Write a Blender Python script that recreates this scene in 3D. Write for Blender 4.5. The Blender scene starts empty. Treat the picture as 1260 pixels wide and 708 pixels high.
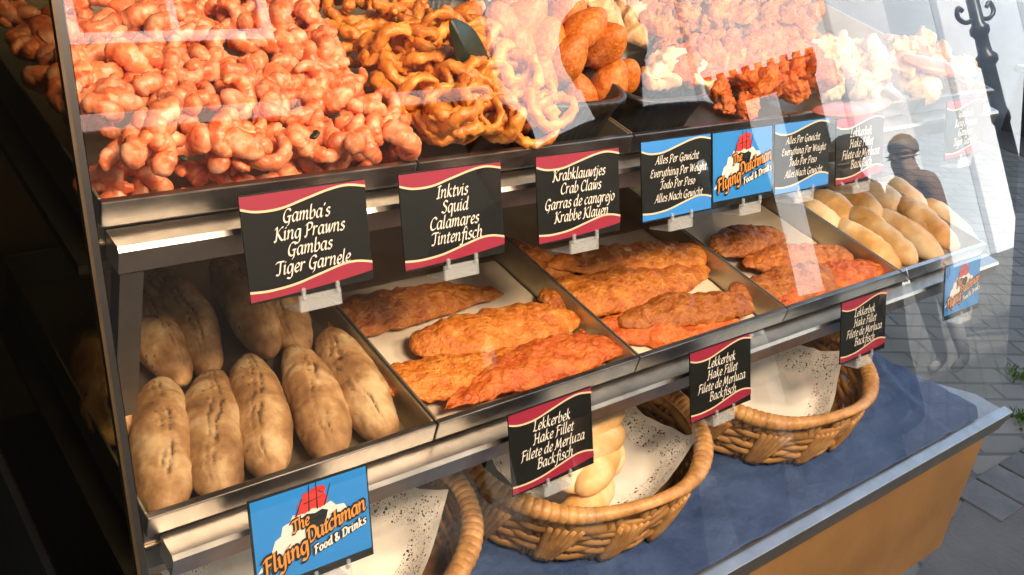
import bpy, math, random
from mathutils import Vector, Matrix, noise
random.seed(7)
R = math.radians
SC = bpy.context.scene
COL = SC.collection

# ------------------------------------------------------------------ camera, sky, sun, exposure
CAMP = Vector((-.199, -.458, 1.60))
TILT = R(10)                                    # the display slopes down towards the customer
M = Matrix.Translation(CAMP) @ Matrix.Rotation(TILT, 4, 'X') @ Matrix.Translation(-CAMP)
I4 = Matrix.Identity(4)
FPX = 1219.65
CX = Vector((.76718155, -.59513978, .23925116))   # camera right in the display's frame
CD = Vector((-.18204466, -.55968002, -.80846646)) # camera down
CF = Vector((.61505465, .57668615, -.5377182))    # camera forward
cam = bpy.data.cameras.new('camera'); camo = bpy.data.objects.new('camera', cam); COL.objects.link(camo)
rot = Matrix((CX, -CD, -CF)).transposed().to_4x4()
camo.matrix_world = M @ Matrix.Translation(CAMP) @ rot
cam.sensor_width = 36; cam.lens = FPX / 1260 * 36; cam.clip_start = .02; cam.clip_end = 400
cam.dof.use_dof = False
SC.camera = camo
SUN_EL, SUN_AZ = R(46), R(-12)                  # behind the stall, a little to the left
sd = Vector((math.sin(SUN_AZ) * math.cos(SUN_EL), math.cos(SUN_AZ) * math.cos(SUN_EL), math.sin(SUN_EL)))
W = bpy.data.worlds.new('World'); SC.world = W; W.use_nodes = True
nt = W.node_tree; bg = nt.nodes['Background']
sk = nt.nodes.new('ShaderNodeTexSky'); sk.sky_type = 'NISHITA'; sk.sun_disc = False
sk.sun_elevation = SUN_EL; sk.sun_rotation = SUN_AZ; sk.air_density = 1.0; sk.dust_density = 2.5
nt.links.new(sk.outputs[0], bg.inputs[0]); bg.inputs[1].default_value = .15
sun = bpy.data.lights.new('sun', 'SUN'); sun.energy = 3.4; sun.angle = R(.5); sun.color = (1, .95, .87)
suno = bpy.data.objects.new('sun', sun); COL.objects.link(suno)
suno.rotation_euler = sd.to_track_quat('Z', 'Y').to_euler()
SC.view_settings.view_transform = 'Standard'; SC.view_settings.look = 'None'
SC.view_settings.gamma = 1; SC.view_settings.use_curve_mapping = False
SC.view_settings.exposure = 2.1

# ------------------------------------------------------------------ helpers
def ray(px, py):
    return (CX * (px - 630) + CD * (py - 354) + CF * FPX).normalized()
def at(px, py, z):                               # point of a level of the display seen at a pixel of the photo
    r = ray(px, py); return CAMP + r * ((z - CAMP.z) / r.z)
GN = Vector((0, .8940, -.4481)); GA = Vector((0, .047, 1.209))
def gy(z, off=0):                                # y of the leaning front glass (case frame), off metres inside it
    return .047 + .5012 * (z - 1.209) + off / .894
LOC, FRM = {}, {}
def base(o, loc, frame):
    LOC[o.name] = Vector(loc); FRM[o.name] = frame
def thing(name, label, cat, loc, group=None, frame=M):
    o = bpy.data.objects.new(name, None); COL.objects.link(o); o.empty_display_size = .02
    o.matrix_world = frame @ Matrix.Translation(loc)
    o['label'] = label; o['category'] = cat
    if group: o['group'] = group
    base(o, loc, frame); return o
class MB:
    def __init__(s): s.v = []; s.f = []; s.m = []; s.c = None
    def add(s, vs, fs, mi=0):
        n = len(s.v); s.v += [Vector(p) for p in vs]; s.f += [tuple(i + n for i in q) for q in fs]; s.m += [mi] * len(fs); return s
    def box(s, a, b, mi=0):
        (x0, y0, z0), (x1, y1, z1) = a, b
        return s.add([(x0,y0,z0),(x1,y0,z0),(x1,y1,z0),(x0,y1,z0),(x0,y0,z1),(x1,y0,z1),(x1,y1,z1),(x0,y1,z1)],
                     [(0,3,2,1),(4,5,6,7),(0,1,5,4),(1,2,6,5),(2,3,7,6),(3,0,4,7)], mi)
    def prism(s, poly, ax, h, mi=0):             # poly: 3D points; extruded along vector
        n = len(poly); ax = Vector(ax) * h
        vs = [Vector(p) for p in poly] + [Vector(p) + ax for p in poly]
        fs = [tuple(reversed(range(n))), tuple(range(n, 2*n))] + [(i, (i+1) % n, n + (i+1) % n, n + i) for i in range(n)]
        return s.add(vs, fs, mi)
    def tube(s, pts, rad, seg=10, closed=False, sq=(1, 1), up=None, mi=0, disp=None):
        pts = [Vector(p) for p in pts]; n = len(pts)
        if not hasattr(rad, '__len__'): rad = [rad] * n
        rings = []; prev = None
        for i in range(n):
            if closed: d = pts[(i+1) % n] - pts[i-1]
            else: d = pts[min(i+1, n-1)] - pts[max(i-1, 0)]
            d.normalize()
            u = Vector(up) if up else (prev if prev else (Vector((0,0,1)) if abs(d.z) < .9 else Vector((1,0,0))))
            u = (u - d * u.dot(d)).normalized(); prev = u; w = d.cross(u)
            rings.append([pts[i] + (w * math.cos(t) * sq[0] + u * math.sin(t) * sq[1]) * rad[i] for t in [2*math.pi*k/seg for k in range(seg)]])
        vs = [p for r_ in rings for p in r_]
        if disp: vs = [disp(p, pts[i // seg]) for i, p in enumerate(vs)]
        fs = []
        for i in range(n if closed else n-1):
            j = (i+1) % n
            fs += [(i*seg+k, i*seg+(k+1) % seg, j*seg+(k+1) % seg, j*seg+k) for k in range(seg)]
        if not closed: fs += [tuple(reversed(range(seg))), tuple(range((n-1)*seg, n*seg))]
        return s.add(vs, fs, mi)
    def lathe(s, prof, c=(0,0,0), seg=24, mi=0):
        c = Vector(c); n = len(prof)
        vs = [c + Vector((r*math.cos(2*math.pi*k/seg), r*math.sin(2*math.pi*k/seg), z)) for r, z in prof for k in range(seg)]
        fs = [(i*seg+k, i*seg+(k+1) % seg, (i+1)*seg+(k+1) % seg, (i+1)*seg+k) for i in range(n-1) for k in range(seg)]
        fs += [tuple(reversed(range(seg))), tuple(range((n-1)*seg, n*seg))]
        return s.add(vs, fs, mi)
    def build(s, name, mat, parent=None, loc=None, frame=M, smooth=False, bevel=0, attr=None):
        me = bpy.data.meshes.new(name)
        o = bpy.data.objects.new(name, me); COL.objects.link(o)
        if parent is not None:
            l = LOC[parent.name]; o.parent = parent
        else:
            l = Vector(loc if loc is not None else (0, 0, 0)); o.matrix_world = frame @ Matrix.Translation(l); base(o, l, frame)
        me.from_pydata([p - l for p in s.v], [], s.f)
        for m_ in (mat if isinstance(mat, (list, tuple)) else [mat]): me.materials.append(m_)
        me.polygons.foreach_set('material_index', s.m)
        if smooth: me.polygons.foreach_set('use_smooth', [True] * len(s.f))
        if attr:
            a = me.attributes.new('mark', 'FLOAT', 'POINT'); a.data.foreach_set('value', attr)
        me.update()
        if bevel:
            b = o.modifiers.new('bevel', 'BEVEL'); b.width = bevel; b.segments = 2; b.limit_method = 'ANGLE'
        return o
def tag(o, label=None, cat=None, group=None, kind=None):
    for k, v in (('label', label), ('category', cat), ('group', group), ('kind', kind)):
        if v: o[k] = v
    return o
def cp(o, mat4, label=None, group=None, frame=M):            # a copy of a thing with its parts and sub-parts
    c = o.copy(); COL.objects.link(c); c.matrix_world = frame @ mat4
    if label: c['label'] = label
    if group: c['group'] = group
    for ch in list(o.children):
        d = ch.copy(); COL.objects.link(d); d.parent = c
        for g in list(ch.children):
            e = g.copy(); COL.objects.link(e); e.parent = d
    return c
def TRS(loc, rx=0, ry=0, rz=0, sc=1):
    from mathutils import Euler
    s = Matrix.Diagonal((sc, sc, sc, 1)) if not hasattr(sc, '__len__') else Matrix.Diagonal((*sc, 1))
    return Matrix.Translation(loc) @ Euler((rx, ry, rz)).to_matrix().to_4x4() @ s
def crom(pts, n=6, closed=False):
    P = [Vector(p) for p in pts]; out = []; N = len(P)
    if N < 3 and not closed: return P
    for i in range(N if closed else N-1):
        if closed: a, b, c, d = P[i-1], P[i], P[(i+1) % N], P[(i+2) % N]
        else: a, b, c, d = P[max(i-1, 0)], P[i], P[i+1], P[min(i+2, N-1)]
        for k in range(n):
            t = k / n
            out.append(.5 * ((2*b) + (c-a)*t + (2*a-5*b+4*c-d)*t*t + (3*b-a-3*c+d)*t**3))
    if not closed: out.append(P[-1])
    return out
def fbm(p, f, o=3): return noise.fractal(Vector(p) * f, 1, 2, o)

# ------------------------------------------------------------------ materials
def mat(name, col, rough=.6, metal=0, **k):
    m = bpy.data.materials.new(name); m.use_nodes = True; b = m.node_tree.nodes['Principled BSDF']
    b.inputs['Base Color'].default_value = (*col, 1); b.inputs['Roughness'].default_value = rough; b.inputs['Metallic'].default_value = metal
    for kk, v in k.items(): b.inputs[kk].default_value = v
    return m
def N(m, t, **k):
    n = m.node_tree.nodes.new('ShaderNode' + t)
    for kk, v in k.items():
        if kk in n.inputs: n.inputs[kk].default_value = v
        else: setattr(n, kk, v)
    return n
def LK(m, a, b): m.node_tree.links.new(a, b)
def ramp(m, fac, stops):
    r = N(m, 'ValToRGB'); e = r.color_ramp.elements
    while len(e) < len(stops): e.new(.5)
    for el, (p, c) in zip(e, stops): el.position = p; el.color = (*c, 1)
    LK(m, fac, r.inputs[0]); return r.outputs[0]
def noisy(name, stops, scale=20, rough=.6, bump=.3, bscale=None, metal=0, dist=.002, obj=True, detail=5, rr=None, **k):
    m = mat(name, stops[0][1], rough, metal, **k); b = m.node_tree.nodes['Principled BSDF']
    tc = N(m, 'TexCoord'); co = tc.outputs['Object' if obj else 'Generated']
    oi = N(m, 'ObjectInfo'); ad = N(m, 'VectorMath', operation='ADD'); mu = N(m, 'VectorMath', operation='SCALE')
    cb = N(m, 'CombineXYZ'); 
    for i in range(3): LK(m, oi.outputs['Random'], cb.inputs[i])
    LK(m, cb.outputs[0], mu.inputs[0]); mu.inputs['Scale'].default_value = 3.7
    LK(m, co, ad.inputs[0]); LK(m, mu.outputs[0], ad.inputs[1]); co = ad.outputs[0]
    n = N(m, 'TexNoise', Scale=scale, Detail=detail, Roughness=.6); LK(m, co, n.inputs['Vector'])
    c = ramp(m, n.outputs[0], stops)
    # each piece a little lighter or darker than the next
    hv = N(m, 'HueSaturation'); mr = N(m, 'MapRange'); mr.inputs['To Min'].default_value = .8; mr.inputs['To Max'].default_value = 1.15
    LK(m, oi.outputs['Random'], mr.inputs[0]); LK(m, mr.outputs[0], hv.inputs['Value']); LK(m, c, hv.inputs['Color'])
    LK(m, hv.outputs[0], b.inputs['Base Color'])
    if rr:
        r2 = N(m, 'MapRange'); r2.inputs['To Min'].default_value, r2.inputs['To Max'].default_value = rr
        LK(m, n.outputs[0], r2.inputs[0]); LK(m, r2.outputs[0], b.inputs['Roughness'])
    if bump:
        n2 = N(m, 'TexNoise', Scale=bscale or scale * 3, Detail=4); LK(m, co, n2.inputs['Vector'])
        bp = N(m, 'Bump', Strength=bump, Distance=dist); LK(m, n2.outputs[0], bp.inputs['Height']); LK(m, bp.outputs[0], b.inputs['Normal'])
    m['col'] = 1
    return m
STEEL = noisy('stainless steel', [(.3, (.36, .34, .31)), (.7, (.50, .47, .43))], 30, .30, .12, 90, 1, .0006, rr=(.22, .45))
STEEL_D = noisy('dull steel', [(.3, (.20, .19, .17)), (.7, (.30, .28, .25))], 25, .45, .12, 90, 1, .0006)
TRAYM = noisy('tray metal', [(.3, (.50, .42, .28)), (.7, (.62, .54, .40))], 24, .38, .1, 80, .9, .0006, rr=(.28, .55))
STEEL_T = noisy('weathered steel trim', [(.3, (.33, .31, .26)), (.7, (.44, .42, .36))], 30, .36, .12, 90, 1, .0006)
BLACK = noisy('black plastic', [(.3, (.012, .012, .011)), (.7, (.02, .02, .018))], 20, .35, .1, 60, 0, .0005)
DARK = noisy('dark painted panel', [(.3, (.010, .012, .010)), (.7, (.018, .02, .016))], 6, .6, .1, 40, 0, .0008)
WOOD = noisy('yellow wood panel', [(.3, (.30, .17, .05)), (.7, (.42, .25, .08))], 9, .55, .2, 60, 0, .001)
BRASS = noisy('tarnished brass edge', [(.3, (.035, .022, .007)), (.7, (.065, .042, .015))], 30, .5, .1, 60, .4, .0005)
PAPER = noisy('greaseproof paper', [(.3, (.62, .54, .40)), (.7, (.74, .66, .52))], 14, .7, .3, 40, 0, .002)
SIGNK = mat('sign black', (.008, .009, .008), .45, **{'Specular IOR Level': .2})
SIGNR = mat('sign crimson', (.25, .010, .035), .5)
SIGNB = mat('sign blue', (.03, .22, .62), .4)
SIGNL = mat('sign sky blue', (.016, .20, .56), .4)
SIGNG = mat('sign gold line', (.62, .52, .34), .4)
SIGNW = mat('sign lettering white', (.66, .64, .58), .5)
SIGNO = mat('sign lettering orange', (.66, .24, .03), .45)
SIGNS = mat('sign sail red', (.55, .02, .015), .45)
ACRY = mat('clear acrylic', (.6, .64, .66), .10, 0, Alpha=.30)
def glass(name, tint, boost=1.75):
    m = bpy.data.materials.new(name); m.use_nodes = True; t = m.node_tree; t.nodes.clear()
    o = N(m, 'OutputMaterial'); mx = N(m, 'MixShader'); tr = N(m, 'BsdfTransparent'); gl = N(m, 'BsdfGlossy')
    tr.inputs[0].default_value = (*tint, 1); gl.inputs['Roughness'].default_value = .0; gl.inputs[0].default_value = (1, 1, 1, 1)
    fr = N(m, 'Fresnel', IOR=1.52); ge = N(m, 'NewGeometry'); s = N(m, 'Math', operation='SUBTRACT'); s.inputs[0].default_value = boost
    k = N(m, 'Math', operation='MULTIPLY'); k.inputs[1].default_value = boost
    LK(m, ge.outputs['Backfacing'], k.inputs[0]); LK(m, k.outputs[0], s.inputs[1])
    f = N(m, 'Math', operation='MULTIPLY'); f.use_clamp = True; LK(m, fr.outputs[0], f.inputs[0]); LK(m, s.outputs[0], f.inputs[1])
    LK(m, f.outputs[0], mx.inputs[0]); LK(m, tr.outputs[0], mx.inputs[1]); LK(m, gl.outputs[0], mx.inputs[2]); LK(m, mx.outputs[0], o.inputs[0])
    return m
GLASS = glass('window glass', (.97, .98, .965)); SIDEGLASS = glass('dimmed side glass', (.42, .42, .34), .5)  # darkness of the left end is put into the side pane's tint
#FOODMATS
BATTER = noisy('golden batter', [(.30, (.40, .095, .010)), (.5, (.56, .170, .019)), (.70, (.70, .29, .055))], 65, .46, 1, 210, 0, .004, rr=(.3, .6))
BATTER2 = noisy('brown batter', [(.30, (.30, .075, .009)), (.5, (.45, .135, .018)), (.70, (.58, .23, .045))], 60, .48, 1, 200, 0, .004, rr=(.32, .62))
BATTERR = noisy('orange red batter', [(.30, (.48, .075, .008)), (.5, (.63, .135, .016)), (.70, (.74, .24, .045))], 62, .46, 1, 200, 0, .004, rr=(.32, .6))
PRAWN = noisy('cooked prawn flesh', [(.33, (.56, .075, .018)), (.5, (.76, .20, .070)), (.66, (.82, .42, .25))], 80, .30, .45, 230, 0, .002, rr=(.22, .5))
SQUID = noisy('battered squid', [(.3, (.46, .11, .010)), (.5, (.68, .22, .026)), (.70, (.80, .38, .085))], 60, .42, .8, 150, 0, .0025, rr=(.26, .5))
CLAW = noisy('breadcrumb crust', [(.34, (.44, .095, .009)), (.5, (.60, .155, .016)), (.66, (.72, .26, .045))], 260, .5, .9, 420, 0, .0012)
PALE = noisy('pale fried flesh', [(.3, (.55, .28, .12)), (.5, (.74, .47, .26)), (.7, (.82, .62, .42))], 45, .45, .7, 150, 0, .0025)
SALMON = noisy('smoked salmon', [(.3, (.62, .10, .04)), (.6, (.74, .22, .12)), (.75, (.82, .42, .30))], 25, .35, .4, 90, 0, .0015)
ROLLM = noisy('soft roll crust', [(.28, (.48, .20, .045)), (.45, (.68, .42, .16)), (.60, (.82, .66, .42))], 11, .5, .25, 120, 0, .001)
DOUGH = noisy('inside of a roll', [(.3, (.72, .55, .32)), (.7, (.82, .66, .42))], 60, .7, .5, 160, 0, .0015)
LEAF_DISH = noisy('dark green leaf and dish', [(.3, (.008, .016, .006)), (.7, (.014, .028, .009))], 20, .4, .3, 60, 0, .001)
CANE = noisy('woven cane', [(.25, (.20, .085, .02)), (.5, (.40, .20, .055)), (.75, (.56, .32, .11))], 30, .42, .5, 220, 0, .0015, rr=(.3, .6))
CANE_L = noisy('pale cane binding', [(.25, (.26, .115, .03)), (.5, (.44, .22, .065)), (.75, (.60, .36, .14))], 60, .4, .5, 260, 0, .0012)
CLOTH = noisy('blue table cloth', [(.3, (.014, .038, .115)), (.7, (.040, .080, .19))], 11, .8, .8, 55, 0, .006)
def prawn_bands(m):
    b = m.node_tree.nodes['Principled BSDF']; src = b.inputs['Base Color'].links[0].from_socket
    at_ = N(m, 'Attribute', attribute_name='mark'); k = N(m, 'Math', operation='MULTIPLY'); k.inputs[1].default_value = .75; LK(m, at_.outputs['Fac'], k.inputs[0])
    mx = N(m, 'Mix', data_type='RGBA'); LK(m, k.outputs[0], mx.inputs[0]); LK(m, src, mx.inputs[6]); mx.inputs[7].default_value = (.78, .38, .22, 1); LK(m, mx.outputs[2], b.inputs['Base Color'])
prawn_bands(PRAWN)
def bread_mat():
    m = noisy('baguette crust', [(.34, (.18, .082, .024)), (.5, (.36, .195, .072)), (.64, (.58, .40, .20))], 26, .68, .5, 130, 0, .0014)
    b = m.node_tree.nodes['Principled BSDF']; src = b.inputs['Base Color'].links[0].from_socket
    at_ = N(m, 'Attribute', attribute_name='mark'); mx = N(m, 'Mix', data_type='RGBA')
    LK(m, at_.outputs['Fac'], mx.inputs[0]); LK(m, src, mx.inputs[6]); mx.inputs[7].default_value = (.040, .020, .008, 1)
    # flour and dark seeds
    tc = N(m, 'TexCoord'); v = N(m, 'TexVoronoi', Scale=170); LK(m, tc.outputs['Object'], v.inputs['Vector'])
    n = N(m, 'TexNoise', Scale=40); LK(m, tc.outputs['Object'], n.inputs['Vector'])
    lt = N(m, 'Math', operation='LESS_THAN'); lt.inputs[1].default_value = .26; LK(m, v.outputs['Distance'], lt.inputs[0])
    gt = N(m, 'Math', operation='GREATER_THAN'); gt.inputs[1].default_value = .56; LK(m, n.outputs[0], gt.inputs[0])
    a = N(m, 'Math', operation='MULTIPLY'); LK(m, lt.outputs[0], a.inputs[0]); LK(m, gt.outputs[0], a.inputs[1])
    a2 = N(m, 'Math', operation='MULTIPLY'); a2.inputs[1].default_value = .6; LK(m, a.outputs[0], a2.inputs[0])
    m2 = N(m, 'Mix', data_type='RGBA'); LK(m, a2.outputs[0], m2.inputs[0]); LK(m, mx.outputs[2], m2.inputs[6]); m2.inputs[7].default_value = (.07, .03, .01, 1)
    LK(m, m2.outputs[2], b.inputs['Base Color']); return m
BREAD = bread_mat()
def lace_mat():
    m = mat('lace paper', (.84, .80, .72), .75); t = m.node_tree; b = t.nodes['Principled BSDF']; out = t.nodes['Material Output']
    uv = N(m, 'UVMap'); sep = N(m, 'SeparateXYZ'); LK(m, uv.outputs[0], sep.inputs[0])
    def ma(op, a, bb=None):
        n = N(m, 'Math', operation=op)
        for i, q in enumerate((a, bb)):
            if q is None: continue
            if isinstance(q, (int, float)): n.inputs[i].default_value = q
            else: LK(m, q, n.inputs[i])
        return n.outputs[0]
    d = ma('MAXIMUM', ma('ABSOLUTE', sep.outputs[0]), ma('ABSOLUTE', sep.outputs[1]))
    ring = ma('MULTIPLY', ma('GREATER_THAN', d, .64), ma('LESS_THAN', d, .94))
    v = N(m, 'TexVoronoi', Scale=24, Randomness=.75); LK(m, uv.outputs[0], v.inputs['Vector'])
    v2 = N(m, 'TexVoronoi', Scale=47, Randomness=.5); LK(m, uv.outputs[0], v2.inputs['Vector'])
    h = ma('MAXIMUM', ma('LESS_THAN', v.outputs['Distance'], .29), ma('LESS_THAN', v2.outputs['Distance'], .25))
    hole = ma('MULTIPLY', ring, h)
    mx = N(m, 'MixShader'); tr = N(m, 'BsdfTransparent'); LK(m, hole, mx.inputs[0]); LK(m, b.outputs[0], mx.inputs[1]); LK(m, tr.outputs[0], mx.inputs[2])
    LK(m, mx.outputs[0], out.inputs[0])
    n = N(m, 'TexNoise', Scale=30, Detail=4); LK(m, uv.outputs[0], n.inputs['Vector']); bp = N(m, 'Bump', Strength=.4, Distance=.001)
    LK(m, n.outputs[0], bp.inputs['Height']); LK(m, bp.outputs[0], b.inputs['Normal']); return m
LACE = lace_mat()

# ------------------------------------------------------------------ lettering: a broad-nib pen drawn along skeleton strokes
GL = {}
for line in '''a 4.6;3.7,4.6 2,5 .7,3.4 .6,1.2 1.5,0 2.9,1.2 3.7,4.6;3.8,5 3.4,1 3.9,0 4.6,.8
b 4.1;1.1,8.4 .6,1 1.6,0 3.3,1.2 3.5,3.5 2.6,4.9 .8,3.2
c 3.6;3.4,4.3 2.4,5 .8,3.6 .6,1.4 1.6,0 3.4,1
d 4.7;3.7,4.6 2,5 .7,3.4 .6,1.2 1.5,0 2.9,1.2 3.7,4.6;4.1,8.4 3.4,1 3.9,0 4.6,.8
e 3.6;.7,2.2 2.8,2.8 3.3,4 2.4,5 1,4 .6,1.6 1.6,0 3.4,1
f 3.2;4.2,7.6 3.2,8.4 2.3,6.5 1.4,-1.6 .6,-3 -.5,-2.6;.5,4.8 3.4,4.9
g 4.5;3.7,4.6 2,5 .7,3.4 .6,1.2 1.5,0 2.9,1.2 3.7,4.6;3.8,5 3.4,-1.4 2.2,-3 .3,-2.4
h 4.5;1.3,8.4 .6,0;.8,2.8 2.4,5 3.5,4.2 3.2,1 3.7,0 4.4,.8
i 2.1;.2,4.4 .9,5 .7,.8 1.2,0 1.9,.8;1.2,7 1.4,6.6
j 2;1,5 .6,-1.8 -.4,-3 -1.3,-2.6;1.2,7 1.4,6.6
k 4.2;1.3,8.4 .6,0;3.4,4.8 2.6,4.9 .9,2.5;1.4,2.9 3,.2 4,.5
l 2.1;1.3,8.4 .6,1 1.1,0 1.9,.8
m 6.4;.2,4.4 .9,5 .5,0;.7,2.8 2.2,5 3,4.3 2.6,0;2.8,2.8 4.3,5 5.2,4.2 4.9,1 5.4,0 6.1,.8
n 4.5;.2,4.4 .9,5 .5,0;.7,2.8 2.4,5 3.4,4.2 3.1,1 3.6,0 4.3,.8
o 4;2,5 .7,3.6 .6,1.4 1.7,0 3.2,1.4 3.4,3.6 2,5
p 4.2;.2,4.4 .9,5 .3,-3;.7,3.4 2.4,5 3.6,3.6 3.3,1.2 2,0 .6,1
q 4.4;3.7,4.6 2,5 .7,3.4 .6,1.2 1.5,0 2.9,1.2 3.7,4.6;3.8,5 3.2,-3
r 3.3;.2,4.4 .9,5 .5,0;.7,2.8 2,4.9 3.1,4.5
s 3.2;3,4.4 2,5 .9,4.2 1.4,2.9 2.6,2 2.4,.6 1.2,0 .2,.7
t 2.8;1.7,6.6 .9,1 1.5,0 2.5,.8;.2,4.8 2.8,4.9
u 4.7;.2,4.4 .9,5 .7,1.2 1.6,0 3,1.4 3.7,4.8;3.8,5 3.4,1 3.9,0 4.6,.8
v 3.8;.2,4.4 1,5 1.5,0 3.2,3 3.4,5
w 5.4;.2,4.4 .9,5 1.1,0 2.7,3.4 3,5;2.9,4.6 3.1,0 4.8,3 5,5
y 4.5;.2,4.4 .9,5 .8,1.4 1.7,.2 3.2,1.6 3.7,4.8;3.9,5 3.3,-1.2 2,-3 .3,-2.4
z 3.6;.6,4.8 1.8,5 3.2,4.7;3.2,4.7 .4,.2;.4,.2 1.8,.3 3.4,0
A 5.4;-.6,0 .4,.3 3.6,7.6;3.6,7.6 4.1,1 4.6,0 5.4,.6;1.6,2.8 4,2.8
B 4.9;.1,6.4 1.4,7.5 1,0;1.4,7.2 3.4,7.6 4.1,6 2.6,4.2 1.3,4;2.6,4.2 4.4,3.2 4,.8 2.2,0 .1,.3
C 5;5,6.2 4,7.6 2,7 .7,4 1,1.2 2.6,0 4.8,1.2
D 5.7;1.6,7.3 1,0;.1,6.4 2.6,7.6 5,6.4 5.3,3 3.6,.4 1,0 0,.4
E 4.6;4.2,6.6 2.8,7.5 1.4,6.4 1.9,4.4 3.2,4;2.2,4.1 .8,3 .9,.8 2.2,0 4.2,.9
F 4.6;1.9,7 1.2,.4 .1,-.4;.1,6.2 1.6,7.5 4.9,7.4;1.6,4 3.9,4.1
G 5.6;5,6.3 4,7.6 2,7 .7,4 1,1.2 2.6,0 4,.8 4.4,3.2;4.4,3.4 4,-.8 2.8,-2.2;3,3.3 5.4,3.4
H 6;.1,6.4 1.3,7.5 .9,0 -.2,.2;5,7.6 4.5,1 5,0 5.8,.6;1,3.8 4.7,3.9
I 2.8;1.7,7.5 1.1,0;.2,6.9 1.4,7.5 3,7.4;-.2,.1 1,0 2.2,.3
K 5.4;.1,6.4 1.4,7.5 .9,0 -.2,.1;5.2,7.3 4,7.2 1.2,3.8;1.8,4.2 4.2,.4 5.6,.2
L 4.4;.3,6.4 1.8,7.5 1.1,.4;-.1,.4 1.4,.4 3.4,0 4.4,.9
M 7;-.4,.2 .6,.4 1.6,7.4;1.6,7.4 2.9,1;2.9,1 5.4,7.4;5.4,7.4 5.5,.8 6.1,0 6.8,.6
N 5.8;-.4,0 .5,.3 1.4,7.4;1.4,7.4 4.2,.2;4.2,.2 5,6.8 6.1,7.5
P 4.7;1.5,7.2 1,0 -.2,.2;0,6.2 2.2,7.6 4.4,7 4.2,4.6 2.4,3.4 1.3,3.7
S 4.4;4.2,6.5 3,7.6 1.4,6.8 1.6,5 3.4,3.2 3.4,1 1.8,0 0,1
T 4.6;0,6.4 1,7.4 5.2,7.4;3,7.3 2.5,1 1.6,-.1 .3,.4
W 6.8;.1,6.6 1.2,7.5 1.4,0;1.4,0 3.8,7;3.8,7 4,0;4,0 6.8,7.5
& 5;4.4,.2 .9,5.4 1.4,7.2 2.6,6.6 1.8,4.4 .5,2 1.4,0 3,.6 4.4,3
' 1.4;1,8 .7,6.4'''.split('\n'):
    h, *st = line.split(';'); ch, w = h.split(' ')
    GL[ch] = (float(w), [[tuple(map(float, q.split(','))) for q in s_.split()] for s_ in st])
def text_width(t, u, sp=.15): return sum((GL[c][0] + sp if c in GL else 2.2) for c in t) * u
def pen(mb, t, x0, y0, u, z, nib=.50, thin=.115, ang=40, slant=.16, rotz=0, mi=0, sp=.15):
    # t written from (x0, y0) in a sign's own plane (x right, y up), z towards the viewer
    nv = Vector((math.cos(R(ang)), math.sin(R(ang)))) * nib
    cz = 0; x = 0; ca, sa = math.cos(rotz), math.sin(rotz)
    for c in t:
        if c not in GL: x += 2.2; continue
        w, sts = GL[c]
        for s_ in sts:
            P = [Vector((p.x + x + p.y * slant, p.y)) for p in crom([(q[0], q[1], 0) for q in s_], 5)]
            vs, fs = [], []
            for i, p in enumerate(P):
                d = (P[min(i+1, len(P)-1)] - P[max(i-1, 0)]); d = d.normalized() if d.length > 1e-6 else Vector((1, 0))
                pr = Vector((-d.y, d.x)); k = nv.dot(pr); sg = 1 if k >= 0 else -1
                o = nv * sg + pr * thin
                for q in (p + o, p - o):
                    X, Y = q.x * u, q.y * u
                    vs.append((x0 + X*ca - Y*sa, y0 + X*sa + Y*ca, z + cz)); 
                cz += 3e-6
            fs = [(2*i, 2*i+1, 2*i+3, 2*i+2) for i in range(len(P)-1)]
            mb.add(vs, fs, mi); cz += 6e-6
        x += w + sp

# ------------------------------------------------------------------ the display case
case = thing('display_case', 'leaning glass and steel display case for fried fish on a counter', 'display case', (.6, -.14, .835))
X0, X1 = -.016, 1.245
zt, zb = 1.56, .836
mb = MB()
for z in (zb, zt): pass
t = .005
mb.add([(X0, gy(zb), zb), (X1, gy(zb), zb), (X1, gy(zt), zt), (X0, gy(zt), zt)] + [(X0, gy(zb)+t, zb), (X1, gy(zb)+t, zb), (X1, gy(zt)+t, zt), (X0, gy(zt)+t, zt)],
       [(0,1,2,3), (5,4,7,6), (1,5,6,2), (4,0,3,7), (3,2,6,7), (4,5,1,0)])
mb.build('front_pane', GLASS, case)
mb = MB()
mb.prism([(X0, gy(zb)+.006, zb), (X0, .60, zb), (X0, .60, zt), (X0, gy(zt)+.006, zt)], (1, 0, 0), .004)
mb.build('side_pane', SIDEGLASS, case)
mb = MB()                                        # dark joint with a bright edge where the two panes meet
for dx0, dx1, mi in ((-.0052, -.0032, 0), (-.0032, .0012, 1)):
    mb.prism([(X0+dx0, gy(zb)-.002, zb), (X0+dx1, gy(zb)-.002, zb), (X0+dx1, gy(zb)+.004, zb), (X0+dx0, gy(zb)+.004, zb)],
             Vector((0, gy(zt)-gy(zb), zt-zb)).normalized(), (Vector((0, gy(zt)-gy(zb), zt-zb))).length, mi)
mb.build('corner_trim', [BRASS, BLACK], case)
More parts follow.
